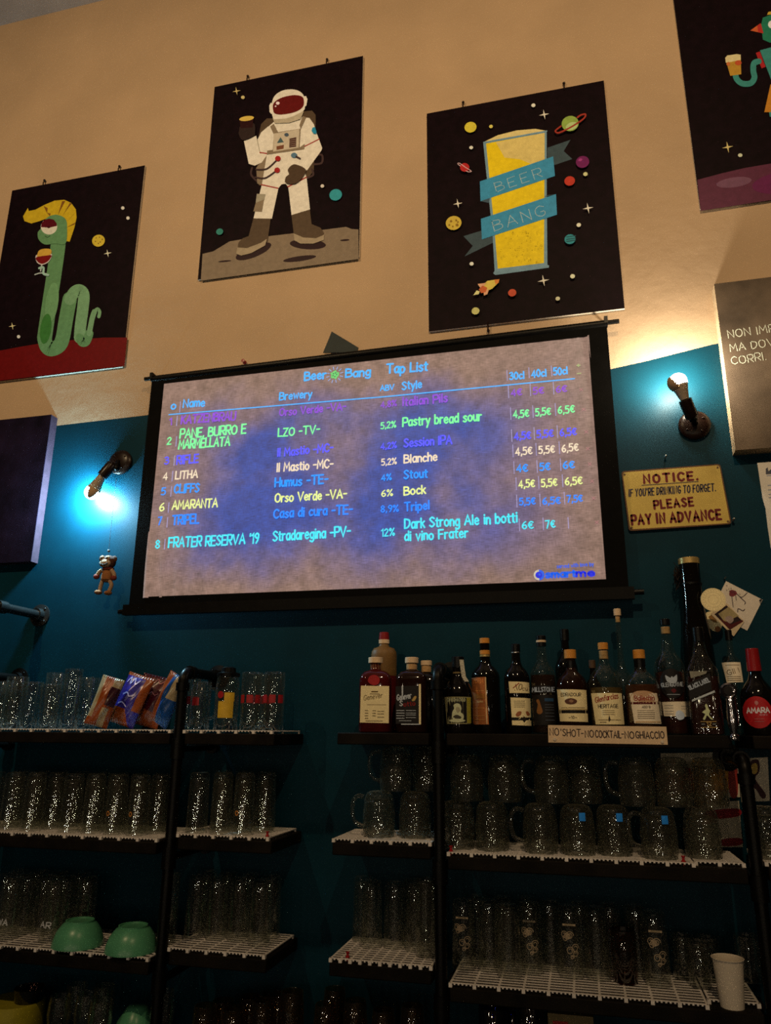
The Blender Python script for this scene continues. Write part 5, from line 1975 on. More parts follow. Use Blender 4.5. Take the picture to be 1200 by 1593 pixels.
# paper cup
cupm = mat('white_paper_cup', (0.62, 0.55, 0.46), rough=0.8, vary=0.03)
y = -0.255
x = X(1137, y, ZR3B - MT + 0.03)
p0, p1 = at(1137, 1560, y), at(1130, 1492, y)
hh = p1.z - EYE - (ZR3B - MT)
mb = MB()
r0, r1 = 0.0275, 0.037
pr = [(0, 0.004), (r0 - 0.003, 0.004), (r0 - 0.002, 0), (r0, 0), (r1 - 0.001, hh - 0.003)]
mb.lathe(pr + [(r1 + 0.001, hh - 0.0025), (r1 + 0.0018, hh - 0.0005), (r1 + 0.0005, hh), (r1 - 0.0016, hh - 0.003), (r0 - 0.0012, 0.006), (0, 0.006)], 40)
tag(mb.build('paper_cup', cupm, None, (0.318, -0.238, EYE + ZR3B - MT), angle=40), 'white paper cup on the lower right shelf', 'cup')

# ------------------------------------------------------------------ bottom shelf, only the tops show
random.seed(6)
z4 = ZL4


def rise(px, top, y):
    return at(px, top, y).z - EYE - z4


h = rise(214, 1563, -0.14)
placed.append((X(214, -0.14, z4 + h), -0.14, z4, 0.072))
mb = MB()
mb.lathe([(0.066, 0), (0.068, 0), (0.068, 0.004), (0.066, h * 0.5), (0.055, h * 0.75), (0.030, h * 0.97), (0.022, h), (0, h), (0, h - 0.004), (0.028, h * 0.94), (0.052, h * 0.73), (0.062, h * 0.5), (0.066, 0)], 40)
tag(mb.build('green_jar', celadon, None, (X(214, -0.14, z4 + h), -0.14, EYE + z4)), 'green domed pot at the bottom picture edge', 'pot')
yw = mat('yellow_box_card', art(150, 122, 20), rough=0.5)
x = X(34, -0.17, z4 + 0.08)
h = rise(34, 1572, -0.23)
mb = MB()
mb.lathe([(0, 0), (0.088, 0), (0.090, 0.004), (0.090, h - 0.008), (0.086, h), (0, h)], 40)
cup = tag(mb.build('yellow_tin', yw, None, (X(24, -0.155, z4 + h), -0.155, EYE + z4)), 'yellow tin at the bottom left picture corner', 'tin')
dk = mat('dark_tumbler', (0.02, 0.008, 0.006), rough=0.15, spec=0.5)
h2 = rise(46, 1536, -0.155) - h
mb = MB()
mb.lathe(revolve_open([(0.036, 0), (0.040, 0.002), (0.047, h2)], 0.0022, 0.008), 36)
tag(mb.build('dark_tumbler', glass_mat('smoked_glass', (0.25, 0.16, 0.14)), None, (X(44, -0.155, z4 + h), -0.155, EYE + z4 + h + 0.0005)), 'smoked dark tumbler standing on the yellow tin', 'glass')
lab6 = 'small stemmed glass glinting at the bottom edge left of the green pot'
mb = MB()
H = 0.150
mb.lathe([(0, 0), (0.033, 0), (0.033, 0.002), (0.006, 0.006), (0.0045, 0.02), (0.0045, 0.055), (0.012, 0.064), (0.030, 0.085), (0.035, 0.11), (0.031, H), (0.0297, H + 0.0008),
          (0.0285, H), (0.0325, 0.11), (0.028, 0.088), (0.010, 0.068), (0, 0.066)], 28)
stem = mb.build('stemmed_glass', clear, None, (0, 0, -50), angle=50)
for px, y, top in ((92, -0.19, 1548), (112, -0.13, 1532), (133, -0.19, 1545), (154, -0.13, 1534), (172, -0.2, 1552), (250, -0.17, 1540)):
    o = put(stem, X(px, y, z4 + 0.14), y, z4, lab6 if px < 200 else 'small stemmed glass glinting right of the green pot at the bottom edge', 'stemmed glasses on the bottom left shelf')
    o.scale = (1, 1, rise(px, top, y) / H)
lab7 = 'beer glass top showing at the bottom edge between left shelves and middle'
bal = glass_mesh('balloon_glass', [(0.024, 0), (0.026, 0.002), (0.033, 0.05), (0.040, 0.10), (0.040, 0.13), (0.035, 0.165)], mt=glass_mat('honey_glass', (0.78, 0.62, 0.42)))
for px, y, top in ((318, -0.19, 1564), (342, -0.12, 1558), (362, -0.19, 1568), (384, -0.12, 1552), (408, -0.18, 1556), (432, -0.1, 1546), (448, -0.17, 1542)):
    o = put(bal, X(px, y, z4 + 0.15), y, z4, 'amber-tinted glass top at the bottom edge right of the left iron pipe', 'amber-tinted glasses on the bottom left shelf')
    o.scale = (0.9, 0.9, rise(px, top, y) / 0.165)
for px, y, top in ((506, -0.19, 1562), (520, -0.09, 1538), (545, -0.18, 1556), (585, -0.18, 1570), (628, -0.18, 1564)):
    o = put(bal, X(px, y, ZR4 + 0.15), y, ZR4, 'amber-tinted glass top at the bottom edge left of the middle iron pipe', 'amber-tinted glasses on the bottom right shelf')
    o.scale = (0.85, 0.85, rise(px, top, y) / 0.165)
for px, y, top in ((768, -0.18, 1566), (800, -0.07, 1570), (828, -0.16, 1557)):
    if px == 768:
        bg = glass_mesh('blue_tumbler', [(0.034, 0), (0.036, 0.002), (0.037, 0.08), (0.037, 0.15)], mt=blueg)
    o = put(bg, X(px, y, ZR4 + 0.15), y, ZR4, 'blue glass top at the bottom edge under the long white mat', 'blue glasses on the bottom right shelf')
    o.scale = (1, 1, rise(px, top, y) / 0.15)
x0, x1 = X(856, -0.23, ZR4 + 0.16), X(928, -0.23, ZR4 + 0.16)
h = rise(880, 1577, -0.23)
bx = thing('cardboard_box', 'tan cardboard box with red print at the bottom edge', 'box', ((x0 + x1) / 2, -0.16, EYE + ZR4))
mb = MB()
mb.box(x0 - (x0 + x1) / 2, x1 - (x0 + x1) / 2, -0.07, 0.05, 0, h - 0.002)
mb.build('carton', mat('carton_card', art(110, 84, 44), rough=0.8), bx)
mb = MB()
mb.box(x0 - (x0 + x1) / 2 + 0.012, x0 - (x0 + x1) / 2 + 0.05, -0.0705, -0.07, h - 0.03, h - 0.018)
mb.build('red_print', redband, bx)

# ------------------------------------------------------------------ crisp packets
def crisp_packet(label, px, y, w, h, lean, yaw, zones, roll=0.0):
    """pillow bag with crimped ends; zones(u, v) -> index of the printed colour"""
    t = thing('crisp_packet', label, 'crisps', (X(px, y, 0.04), y, EYE + ZL1), yaw, 'crisp packets on the top left shelf')
    T = Matrix.Rotation(roll, 4, 'Y') @ Matrix.Rotation(lean, 4, 'X')
    nu, nv = 44, 60
    random.seed(len(label) * 7)
    ph = [random.uniform(0, 6) for _ in range(6)]
    mb = MB()
    vs = []
    for side in (-1, 1):
        for j in range(nv + 1):
            v = j / nv
            for i in range(nu + 1):
                u = i / nu
                prof = (max(0.0, math.sin(PI * u)) ** 0.55) * (max(0.0, math.sin(PI * v)) ** 0.5)
                wr = 0.10 * math.sin(9 * u + 5 * v + ph[0]) * math.sin(7 * v + ph[1]) + 0.07 * math.sin(17 * u - 12 * v + ph[2])
                d = 0.026 * prof * (1 + wr)
                crimp = 0.0012 * math.sin(u * 70) if v < 0.06 or v > 0.94 else 0
                ww = w * (1 - 0.05 * math.sin(PI * v))
                p = Vector(((u - 0.5) * ww, side * d + crimp + 0.0002 * side, v * h))
                vs.append(T @ p)
    zmin = min(q.z for q in vs)
    vs = [q - Vector((0, 0, zmin)) for q in vs]
    cols, fs = [], []
    n = (nv + 1) * (nu + 1)
    mis = []
    for side in (0, 1):
        for j in range(nv):
            for i in range(nu):
                a = side * n + j * (nu + 1) + i
                q = (a, a + 1, a + nu + 2, a + nu + 1)
                fs.append(q if side == 0 else q[::-1])
                mis.append(zones((i + 0.5) / nu, (j + 0.5) / nv))
    mb.v += [tuple(q) for q in vs]
    mb.f += fs
    mb.m += mis
    return t, mb, (lambda u, v, k=1.0: T @ Vector(((u - 0.5) * w, -0.028 * (max(0, math.sin(PI * u)) ** 0.55) * (max(0, math.sin(PI * v)) ** 0.5) - 0.002, v * h)) - Vector((0, 0, zmin)))


foil = lambda n, c: mat('foil_' + n, art(*c), rough=0.28, vary=0.15, scale=40, spec=0.5)
orange, purplef, creamf, darkred, bluef, brownf, pale = (foil('orange', (132, 52, 10)), foil('purple', (46, 32, 92)), foil('cream', (150, 116, 70)), foil('dark_red', (70, 8, 14)),
                                                         foil('blue', (18, 54, 86)), foil('brown', (52, 16, 18)), foil('pale', (180, 160, 190)))


def scribble(t, f, pts, wd, M):
    """a pale brush stroke printed on the bag, following its bulge"""
    mb = MB()
    for p in ribbon(smooth(pts, False), wd):
        n = len(p)
        ar = sum(p[i][0] * p[(i + 1) % n][1] - p[(i + 1) % n][0] * p[i][1] for i in range(n))
        if ar < 0:
            p = p[::-1]
        mb.add([f(*q) for q in p], [tuple(range(n))])
    mb.build('printed_flourish', M, t)


# behind, dark red
t, mb, f = crisp_packet('dark red and orange crisp packet leaning right, third from the left', 222, -0.06, 0.115, 0.175, -0.12, 0.12,
                        lambda u, v: 1 if v < 0.36 - 0.1 * u or u > 0.88 else 0, 0.22)
mb.build('foil_bag', [darkred, orange], t)
scribble(t, f, [(0.2, 0.84), (0.27, 0.92), (0.33, 0.83), (0.42, 0.92), (0.5, 0.84), (0.58, 0.93), (0.68, 0.85), (0.8, 0.92)], 0.02, foil('pink', (170, 90, 76)))
scribble(t, f, [(0.3, 0.60), (0.38, 0.66), (0.46, 0.60), (0.55, 0.66), (0.66, 0.61), (0.74, 0.65)], 0.016, foil('pink', (170, 90, 76)))
t, mb, f = crisp_packet('orange packet with a purple panel, second of the crisp packets', 188, -0.135, 0.10, 0.175, -0.16, 0.1,
                        lambda u, v: 2 if v < 0.30 and u > 0.82 - v else 1 if v < 0.30 else 0 if u < 0.74 and v < 0.93 else 1, 0.30)
mb.build('foil_bag', [purplef, orange, purplef], t)
scribble(t, f, [(0.16, 0.80), (0.24, 0.90), (0.32, 0.78), (0.40, 0.90), (0.50, 0.79), (0.60, 0.88)], 0.03, pale)
scribble(t, f, [(0.25, 0.55), (0.38, 0.60), (0.5, 0.54), (0.62, 0.59)], 0.024, pale)
scribble(t, f, [(0.2, 0.36), (0.35, 0.40), (0.55, 0.34)], 0.02, pale)
t, mb, f = crisp_packet('orange and cream packet at the left end of the crisp packets', 150, -0.215, 0.075, 0.165, -0.10, 0.5,
                        lambda u, v: 1 if u < 0.20 and v > 0.15 else 2 if (u > 0.55 and v > 0.42 and v < 0.80) else 3 if (u > 0.6 and v >= 0.80) or (0.5 < u < 0.8 and v < 0.36) else 0, 0.26)
mb.build('foil_bag', [orange, creamf, brownf, creamf], t)
t, mb, f = crisp_packet('blue and orange packet at the right end of the crisp packets, against the glass', 247, -0.20, 0.085, 0.17, -0.05, -0.35,
                        lambda u, v: 1 if u < 0.40 else 2 if v > 0.55 and u > 0.62 else 0, 0.42)
mb.build('foil_bag', [bluef, orange, creamf], t)

# ------------------------------------------------------------------ bottles on the right top shelf
STD = [(0, 0.006), (0.80, 0), (0.95, 0.003), (1, 0.02), (1, 0.60), (0.95, 0.645), (0.78, 0.695), (0.50, 0.74), (0.37, 0.79), (0.33, 0.86), (0.33, 0.90), (0, 0.905)]
SQUAT = [(0, 0.008), (0.80, 0), (0.95, 0.004), (1, 0.025), (1, 0.52), (0.97, 0.58), (0.84, 0.65), (0.55, 0.71), (0.36, 0.75), (0.31, 0.80), (0.31, 0.90), (0, 0.905)]
ROUNDSH = [(0, 0.008), (0.80, 0), (0.95, 0.004), (1, 0.02), (1, 0.64), (0.985, 0.70), (0.90, 0.755), (0.70, 0.80), (0.40, 0.825), (0.34, 0.84), (0.34, 0.93), (0, 0.935)]
LONGNECK = [(0, 0.006), (0.80, 0), (0.95, 0.003), (1, 0.02), (1, 0.50), (0.96, 0.56), (0.80, 0.62), (0.52, 0.665), (0.38, 0.71), (0.30, 0.78), (0.27, 0.90), (0, 0.905)]


def dark_glass(name, col, spec=0.5):
    return mat(name, col, rough=0.07, vary=0.15, spec=spec)


nearblack = dark_glass('black_bottle_glass', (0.0035, 0.0028, 0.0026))
brownb = dark_glass('brown_bottle_glass', (0.012, 0.004, 0.0025))
redb = dark_glass('red_liquor_bottle', (0.050, 0.004, 0.005))
amber = dark_glass('amber_whisky', (0.055, 0.018, 0.006))
paleamber = dark_glass('pale_whisky', (0.085, 0.055, 0.020))
bottleglass = glass_mat('clear_bottle_glass', (0.90, 0.92, 0.88), f0=0.07)
cork = mat('cork_stopper', (0.42, 0.26, 0.12), rough=0.8, vary=0.2, scale=120)
corkpale = mat('pale_wood_stopper', (0.60, 0.45, 0.30), rough=0.7, vary=0.1)
orangecap = mat('orange_stopper', (0.52, 0.22, 0.035), rough=0.5, vary=0.1)
blackcap = mat('black_cap', (0.004, 0.0035, 0.0035), rough=0.3)
lab_cream = mat('cream_label', (0.80, 0.70, 0.42), rough=0.75, vary=0.05)
lab_white = mat('white_label', (0.80, 0.72, 0.58), rough=0.75, vary=0.05)
lab_orange = mat('orange_label', (0.36, 0.12, 0.035), rough=0.7, vary=0.12)
lab_black = mat('black_label', (0.006, 0.005, 0.006), rough=0.6)
lab_red = mat('red_label', (0.42, 0.014, 0.02), rough=0.5, vary=0.06)
gold = mat('gold_print', (0.42, 0.28, 0.08), rough=0.4)
goldm = mat('gold_foil', (0.50, 0.36, 0.14), rough=0.35, metal=0.6)


class Bottle:
    """a bottle standing at depth y on the shelf; all heights and widths measured from the picture, real thickness round its axis"""
    def __init__(self, name, label, px, top, w_px, y, zs=ZR1, group='liquor bottles on the right top shelf', bottom=None):
        self.y = y
        self.px = px
        z0 = zs
        self.x = X(px, y, z0 + 0.08)
        self.m = mpp(px, 1080, y)
        self.R = w_px / 2 * self.m
        self.H = at(px, top, y).z - EYE - z0
        self.z0 = z0
        self.base = Vector((self.x, y, EYE + z0))
        self.face = -math.atan2(self.x, DIST + y)
        self.t = thing(name, label, 'bottle', self.base, self.face, group)
        self.a = 0

    def body(self, prof, M, n=2.0, part='glass_body', k=1.0, seg=40, neck_n=2.0):
        mb = MB()
        pr = []
        for r, z in prof:
            nn = n if r > 0.62 else (n + 2) / 2 if (r > 0.45 and n > 2) else neck_n
            pr.append((r * self.R * k, z * self.H, nn))
        mb.lathe(pr, seg, 0)
        self.prof = prof
        self.n = n
        return mb.build(part, M, self.t, angle=50)

    def ring(self, z0, z1, r, M, part='stopper', taper=1.0, flute=False):
        mb = MB()
        a, b = z0 * self.H, z1 * self.H
        rr = r * self.R
        mb.lathe([(0, a), (rr * taper, a), (rr * taper, a + 0.0005), (rr, b - 0.0012), (rr - 0.0012, b), (0, b)], 26)
        return mb.build(part, M, self.t)

    def loc(self, px, py):
        """picture point -> (u, v) on the bottle's facing side, metres from its axis and base"""
        p = at(px, py, self.y - self.R)
        c = at(self.px, py, self.y - self.R)
        sc = 1.0
        return ((p.x - c.x) / math.cos(self.face) * sc, p.z - self.base.z)

    def xf(self, lift):
        R = self.R * 1.012 + lift
        if self.n > 2.5:
            k = self.R / (2 ** (0.0)) * 1.0
            return lambda v: (v[0], -(self.R * 1.006) - lift + v[1], v[2])
        return lambda v: (R * math.sin(max(-1.45, min(1.45, math.asin(max(-0.99, min(0.99, v[0] / R)))))),
                          -R * math.cos(max(-1.45, min(1.45, math.asin(max(-0.99, min(0.99, v[0] / R)))))), v[2])

    def label(self, quad, M, items=(), part='label', edge=None, poly=None):
        """quad: picture corners tl, tr, br, bl; items: ('t', text, a, b, h, M[, weight]) / ('p', points, M) / ('s', smooth points, M)"""
        q = [self.loc(*p) for p in quad]
        mb = MB()
        f = self.xf(0.0004)
        n, m_ = 16, 3
        vs = []
        for j in range(m_ + 1):
            v = j / m_
            for i in range(n + 1):
                u = i / n
                a = [q[3][k] + (q[2][k] - q[3][k]) * u for k in (0, 1)]
                b = [q[0][k] + (q[1][k] - q[0][k]) * u for k in (0, 1)]
                vs.append(f((a[0] + (b[0] - a[0]) * v, 0, a[1] + (b[1] - a[1]) * v)))
        mb.add(vs, [(j * (n + 1) + i, j * (n + 1) + i + 1, (j + 1) * (n + 1) + i + 1, (j + 1) * (n + 1) + i) for j in range(m_) for i in range(n)])
        lab = mb.build(part, M, self.t)
        self.print_on(items, lab)
        return lab

    def print_on(self, items, parent=None, part='printed_lettering'):
        if not items:
            return
        mb, mats_ = MB(), []
        for it in items:
            self.a += 1
            f = self.xf(0.0004 + 0.00012 * self.a)
            if it[0] == 't':
                s, a, b, h, M = it[1:6]
                w_ = it[6] if len(it) > 6 else 0.9
                ps = text_polys(s, self.loc(*a), self.loc(*b), h * self.m, w_, jit=0.1, slant=it[7] if len(it) > 7 else 0.0)
            else:
                pts = smooth(it[1]) if it[0] == 's' else it[1]
                M = it[2]
                ps = [[self.loc(*p) for p in pts]]
                if self.n <= 2.5 and not (it[0] == 'p' and len(it[1]) == 4):   # solid shapes: rings of facets that follow the curve
                    q = ps[0]
                    gx, gz = sum(p[0] for p in q) / len(q), sum(p[1] for p in q) / len(q)
                    sc_ = [1.0, 0.75, 0.5, 0.25, 0.0]
                    R_ = [[(gx + (p[0] - gx) * k, gz + (p[1] - gz) * k) for p in q] for k in sc_]
                    ps = [[R_[i][j], R_[i][(j + 1) % len(q)], R_[i + 1][(j + 1) % len(q)], R_[i + 1][j]] if i < 3 else
                          [R_[i][j], R_[i][(j + 1) % len(q)], (gx, gz)] for i in range(4) for j in range(len(q))]
                elif self.n <= 2.5 and it[0] == 'p' and len(it[1]) == 4:   # wide strips follow the curve
                    q = ps[0]
                    ps = []
                    for i in range(8):
                        t0, t1 = i / 8, (i + 1) / 8
                        L_ = lambda A2, B2, t: tuple(A2[k] + (B2[k] - A2[k]) * t for k in (0, 1))
                        ps.append([L_(q[0], q[1], t0), L_(q[0], q[1], t1), L_(q[3], q[2], t1), L_(q[3], q[2], t0)])
            if M not in mats_:
                mats_.append(M)
            flat_polys(mb, ps, 0, mats_.index(M), f)
        mb.build(part, mats_, parent or self.t)


def rect(x0, y0, x1, y1, s=0.0):
    return [(x0, y0), (x1, y0 + s), (x1, y1 + s), (x0, y1)]


def lines(x0, x1, ys, M, th=0.9):
    return [('p', rect(x0, y_, x1, y_ + th), M) for y_ in ys]


pr_br, pr_bk, pr_rd, pr_wh = ink(96, 66, 28), ink(44, 32, 22), ink(140, 26, 18), ink(190, 176, 150)

# 1 tall stoneware jar behind
b = Bottle('stoneware_bottle', 'tan and red stoneware bottle with red wax top standing behind the red genever bottle', 597, 984, 39, -0.085)
b.body(ROUNDSH[:2] + [(0.95, 0.004), (1, 0.02), (1, 0.555)], mat('red_stoneware', (0.085, 0.005, 0.006), rough=0.4), part='lower_body')
b.body([(0.99, 0.555), (1.0, 0.56), (1, 0.76), (0.96, 0.80), (0.80, 0.835), (0.45, 0.85), (0.37, 0.865), (0.37, 0.885)], mat('tan_stoneware', (0.15, 0.082, 0.025), rough=0.5), part='upper_body')
b.ring(0.885, 0.925, 0.42, corkpale, 'white_ring')
b.ring(0.925, 1.0, 0.37, mat('red_wax', (0.20, 0.010, 0.012), rough=0.4), 'wax_cap', 1.1)

# 2 red genever
b = Bottle('genever_bottle', 'square red genever bottle with a cream label at the left end of the bottles', 584, 1023, 48, -0.185)
b.body(ROUNDSH, redb, 5.0)
b.ring(0.83, 0.92, 0.34, cork, 'cork')
b.ring(0.925, 1.0, 0.46, corkpale)
b.label([(563, 1067), (604, 1067), (604, 1125), (562, 1124)], lab_cream, [
    ('t', 'Genever', (567, 1090), (594, 1085), 7, pr_br, 0.7, 0.3), ('p', rect(578, 1075, 588, 1077), pr_br), ('p', rect(576, 1079, 590, 1080), pr_br)]
    + lines(572, 600, (1096,), pr_br, 0.6) + lines(569, 574, (1105, 1109, 1113, 1117), pr_br) + lines(580, 585, (1105, 1109, 1113), pr_br) + lines(587, 597, (1106, 1110, 1115), pr_br, 0.7) + lines(570, 595, (1121,), pr_br, 0.7))
b.print_on([('s', [(573, 1060), (576, 1052), (584, 1050), (590, 1056), (588, 1064), (580, 1066)], mat('red_medallion', (0.32, 0.008, 0.01), rough=0.4))], None, 'medallion')

# 3 dark genever
b = Bottle('genever_bottle', 'square dark genever bottle with white and red lettering beside the red one', 641, 1023, 47, -0.195)
b.body(ROUNDSH, brownb, 5.0)
b.ring(0.83, 0.92, 0.35, cork, 'cork')
b.ring(0.925, 1.0, 0.44, corkpale)
b.label([(617, 1068), (655, 1066), (655, 1126), (617, 1126)], lab_black, [
    ('p', rect(651.5, 1064, 654.5, 1127), lab_cream), ('t', 'Genever', (619, 1090), (640, 1086), 8, pr_wh, 0.9, 0.3), ('t', 'S', (623, 1098), (627, 1098), 7, pr_wh, 1.1),
    ('t', 'otto', (629, 1099), (646, 1097), 6, pr_rd, 1.1), ('p', rect(626, 1067, 628, 1082), pr_wh), ('s', [(641, 1090), (645, 1083), (648, 1084), (645, 1090)], gold)]
    + lines(618, 630, (1105, 1109, 1113, 1117), pr_wh) + lines(632, 647, (1105, 1109, 1112, 1116), pr_wh, 0.7) + lines(622, 640, (1121,), pr_wh, 0.7) + lines(625, 653, (1126,), pr_wh, 1.4))

# 4 small bottle behind
b = Bottle('liquor_bottle', 'dark bottle with pale stopper half hidden behind the dark genever bottle', 664, 1028, 36, -0.075)
b.body(ROUNDSH, nearblack, 4.0)
b.ring(0.84, 0.93, 0.42, cork, 'cork')
b.ring(0.935, 1.0, 0.48, corkpale)

# 5 squat rum bottle
b = Bottle('rum_bottle', 'squat black rum bottle with a portrait label and loose paper strip', 714, 1022, 46, -0.19)
b.body([(0, 0.008), (0.85, 0), (0.97, 0.004), (1, 0.03), (1, 0.46), (0.93, 0.56), (0.72, 0.65), (0.45, 0.72), (0.36, 0.78), (0.36, 0.86), (0, 0.865)], nearblack)
b.ring(0.72, 0.80, 0.365, mat('olive_neck_paper', (0.16, 0.12, 0.05), rough=0.7), 'neck_label')
b.ring(0.86, 1.0, 0.42, blackcap)
prt = ink(186, 168, 110)
b.label([(692.5, 1084), (733, 1084), (732, 1126), (695.5, 1126)], ink(150, 128, 74), [
    ('p', [(694, 1085.2), (726, 1085.2), (726, 1124.8), (696.5, 1124.8)], lab_black), ('t', 'DIPLOMATICO', (697, 1091), (724, 1091), 4.4, prt, 0.9),
    ('s', [(704, 1118), (704, 1108), (707, 1102), (706, 1097), (711, 1094), (716, 1096), (718, 1102), (717, 1108), (721, 1112), (720, 1119), (712, 1121)], prt),
    ('s', [(709, 1103), (711, 1100), (715, 1101), (716, 1106), (712, 1109)], ink(150, 128, 84)), ('s', [(705, 1115), (711, 1112), (718, 1116), (712, 1119)], ink(60, 48, 30)),
    ('s', [(698, 1121), (711, 1118), (724, 1121), (711, 1124)], prt), ('p', rect(726.5, 1085, 732.5, 1125), ink(150, 124, 34))])
mb = MB()
f = b.xf(0.004)
pts = [b.loc(*p) for p in ((719.5, 1025), (721, 1040), (722.5, 1052), (727, 1060))]
for k, (p, q) in enumerate(zip(pts[:-1], pts[1:])):
    y0 = -b.R * (0.45 + 0.17 * k)
    y1 = -b.R * (0.45 + 0.17 * (k + 1))
    wv = 3.2 * b.m
    mb.add([(p[0] - wv, y0, p[1]), (q[0] - wv, y1, q[1]), (q[0] + wv, y1, q[1]), (p[0] + wv, y0, p[1]),
            (p[0] - wv, y0 + 0.0006, p[1]), (q[0] - wv, y1 + 0.0006, q[1]), (q[0] + wv, y1 + 0.0006, q[1]), (p[0] + wv, y0 + 0.0006, p[1])], [(0, 1, 2, 3), (7, 6, 5, 4), (0, 4, 5, 1), (3, 2, 6, 7)])
mb.build('paper_strip', mat('grey_seal_paper', (0.34, 0.33, 0.28), rough=0.8, vary=0.5, scale=260), b.t)

# 6 bourbon with orange label
b = Bottle('bourbon_bottle', 'tall dark bottle with two orange neck rings and a tall orange label', 757, 993, 44, -0.11)
b.body([(0, 0.006), (0.85, 0), (0.97, 0.003), (1, 0.02), (1, 0.58), (0.96, 0.62), (0.74, 0.67), (0.46, 0.71), (0.36, 0.76), (0.335, 0.86), (0.33, 0.95), (0, 0.955)], nearblack)
b.ring(0.945, 1.0, 0.36, orangecap)
b.ring(0.825, 0.868, 0.37, orangecap, 'neck_band')
b.ring(0.80, 0.822, 0.37, goldm, 'neck_band')
b.label([(735, 1054), (757, 1053), (760, 1127), (737, 1127)], lab_orange, [
    ('p', rect(756, 1053.5, 757.8, 1126), ink(200, 150, 90)), ('t', 'YDEN', (736.5, 1063), (753, 1062), 6, ink(220, 120, 50), 1.1), ('t', 'bourbon', (743, 1093), (752, 1092.5), 3, ink(210, 160, 90), 0.9)]
    + lines(739, 754, (1074, 1082, 1101, 1113, 1119), ink(196, 120, 50), 1.1) + [('p', rect(740, 1079, 755, 1087), ink(150, 84, 26))])

# 7 bottle with two cream labels
b = Bottle('whisky_bottle', 'black-capped bottle with two cream labels, left of the millstone bottle', 806, 1002, 40, -0.165)
b.body(STD, nearblack)
b.ring(0.90, 1.0, 0.36, blackcap)
b.ring(0.895, 0.912, 0.37, mat('silver_ring', (0.6, 0.58, 0.54), rough=0.3, metal=1), 'neck_ring')
b.label([(793, 1060), (825, 1061), (825, 1078), (794, 1078)], lab_cream, [('t', 'XO', (802, 1074), (813, 1073), 9, pr_br, 0.8, 0.3), ('p', [(799, 1070), (809, 1062), (810, 1063), (800, 1071)], pr_rd), ('t', 'cu', (814, 1074), (822, 1074), 6, pr_br, 0.8)], 'neck_label')
b.label([(795, 1085), (826, 1086), (826, 1129), (796, 1128)], lab_cream, [
    ('s', [(802, 1112), (806, 1107), (811, 1107), (810, 1112), (805, 1115)], ink(150, 80, 40)), ('s', [(818, 1107), (822, 1107), (824, 1112), (820, 1113)], ink(150, 80, 40)),
    ('p', rect(795.5, 1116, 826, 1120.5), lab_black), ('p', [(806, 1119), (815, 1111), (824, 1119), (815, 1127)], lab_cream), ('p', [(811, 1119), (815, 1114), (819, 1119), (815, 1124)], pr_bk)]
    + lines(800, 817, (1090, 1093, 1096, 1099), ink(170, 140, 90), 0.7))

# 8 millstone
b = Bottle('whisky_bottle', 'dark clear-necked bottle lettered MILLSTONE', 847, 989, 41, -0.16)
b.body([(0, 0.006), (0.85, 0), (0.97, 0.003), (1, 0.02), (1, 0.53), (0.95, 0.60), (0.80, 0.655), (0.55, 0.70), (0.42, 0.75), (0.36, 0.84), (0.33, 0.90), (0, 0.905)], bottleglass)
b.body([(0, 0.012), (0.88, 0.012), (0.94, 0.02), (0.94, 0.53), (0.90, 0.59), (0, 0.59)], dark_glass('deep_whisky', (0.016, 0.006, 0.003)), part='whisky')
b.ring(0.89, 1.0, 0.38, blackcap)
b.ring(0.93, 0.955, 0.385, corkpale, 'cap_band')
b.label([(829, 1066), (865, 1066), (865, 1078), (829, 1078)], lab_black, [('t', 'MILLSTONE', (829.5, 1076), (864, 1075.5), 6.5, ink(170, 164, 150), 1.1)], 'name_band')
b.label([(829, 1081), (865, 1081), (864, 1128), (830, 1128)], lab_black, [('s', [(835, 1108), (837, 1096), (835, 1090), (839, 1088), (842, 1098), (844, 1107), (840, 1111)], ink(130, 76, 30)),
        ('p', rect(848, 1086, 862, 1091), ink(40, 60, 70))] + lines(848, 862, (1096, 1100, 1104, 1109, 1114, 1120), ink(90, 86, 80), 0.6))

# 9 dark bottle behind
b = Bottle('liquor_bottle', 'dark bottle with black cap standing behind the EDRADOUR one', 885, 979, 36, -0.075)
b.body(STD, nearblack)
b.ring(0.89, 1.0, 0.40, blackcap)

# 10 edradour
b = Bottle('whisky_bottle', 'round-shouldered bottle with an orange stopper and cream EDRADOUR label', 892, 1011, 50, -0.175, bottom=1140)
b.body(SQUAT, brownb)
b.ring(0.895, 1.0, 0.385, orangecap)
b.ring(0.74, 0.87, 0.33, blackcap, 'neck_sleeve')
b.label([(868, 1072), (914, 1073), (914, 1123), (870, 1122)], lab_cream, [
    ('t', 'EDRADOUR', (874, 1083), (905, 1083), 5, pr_bk, 1.0), ('s', [(880, 1089), (889, 1086), (898, 1089), (897, 1094), (889, 1096), (881, 1094)], ink(90, 50, 30)), ('s', [(886, 1090), (890, 1088), (893, 1091), (889, 1093)], ink(150, 100, 60)),
    ('p', rect(870, 1104.5, 914, 1109.5), lab_black), ('p', rect(870, 1103, 914, 1104), gold), ('t', '10', (888, 1118), (893, 1118), 4, pr_bk, 1.0)] + lines(873, 910, (1100.5,), pr_br, 0.7) + lines(884, 887, (1116,), pr_bk, 0.6) + lines(894, 897, (1116,), pr_bk, 0.6))

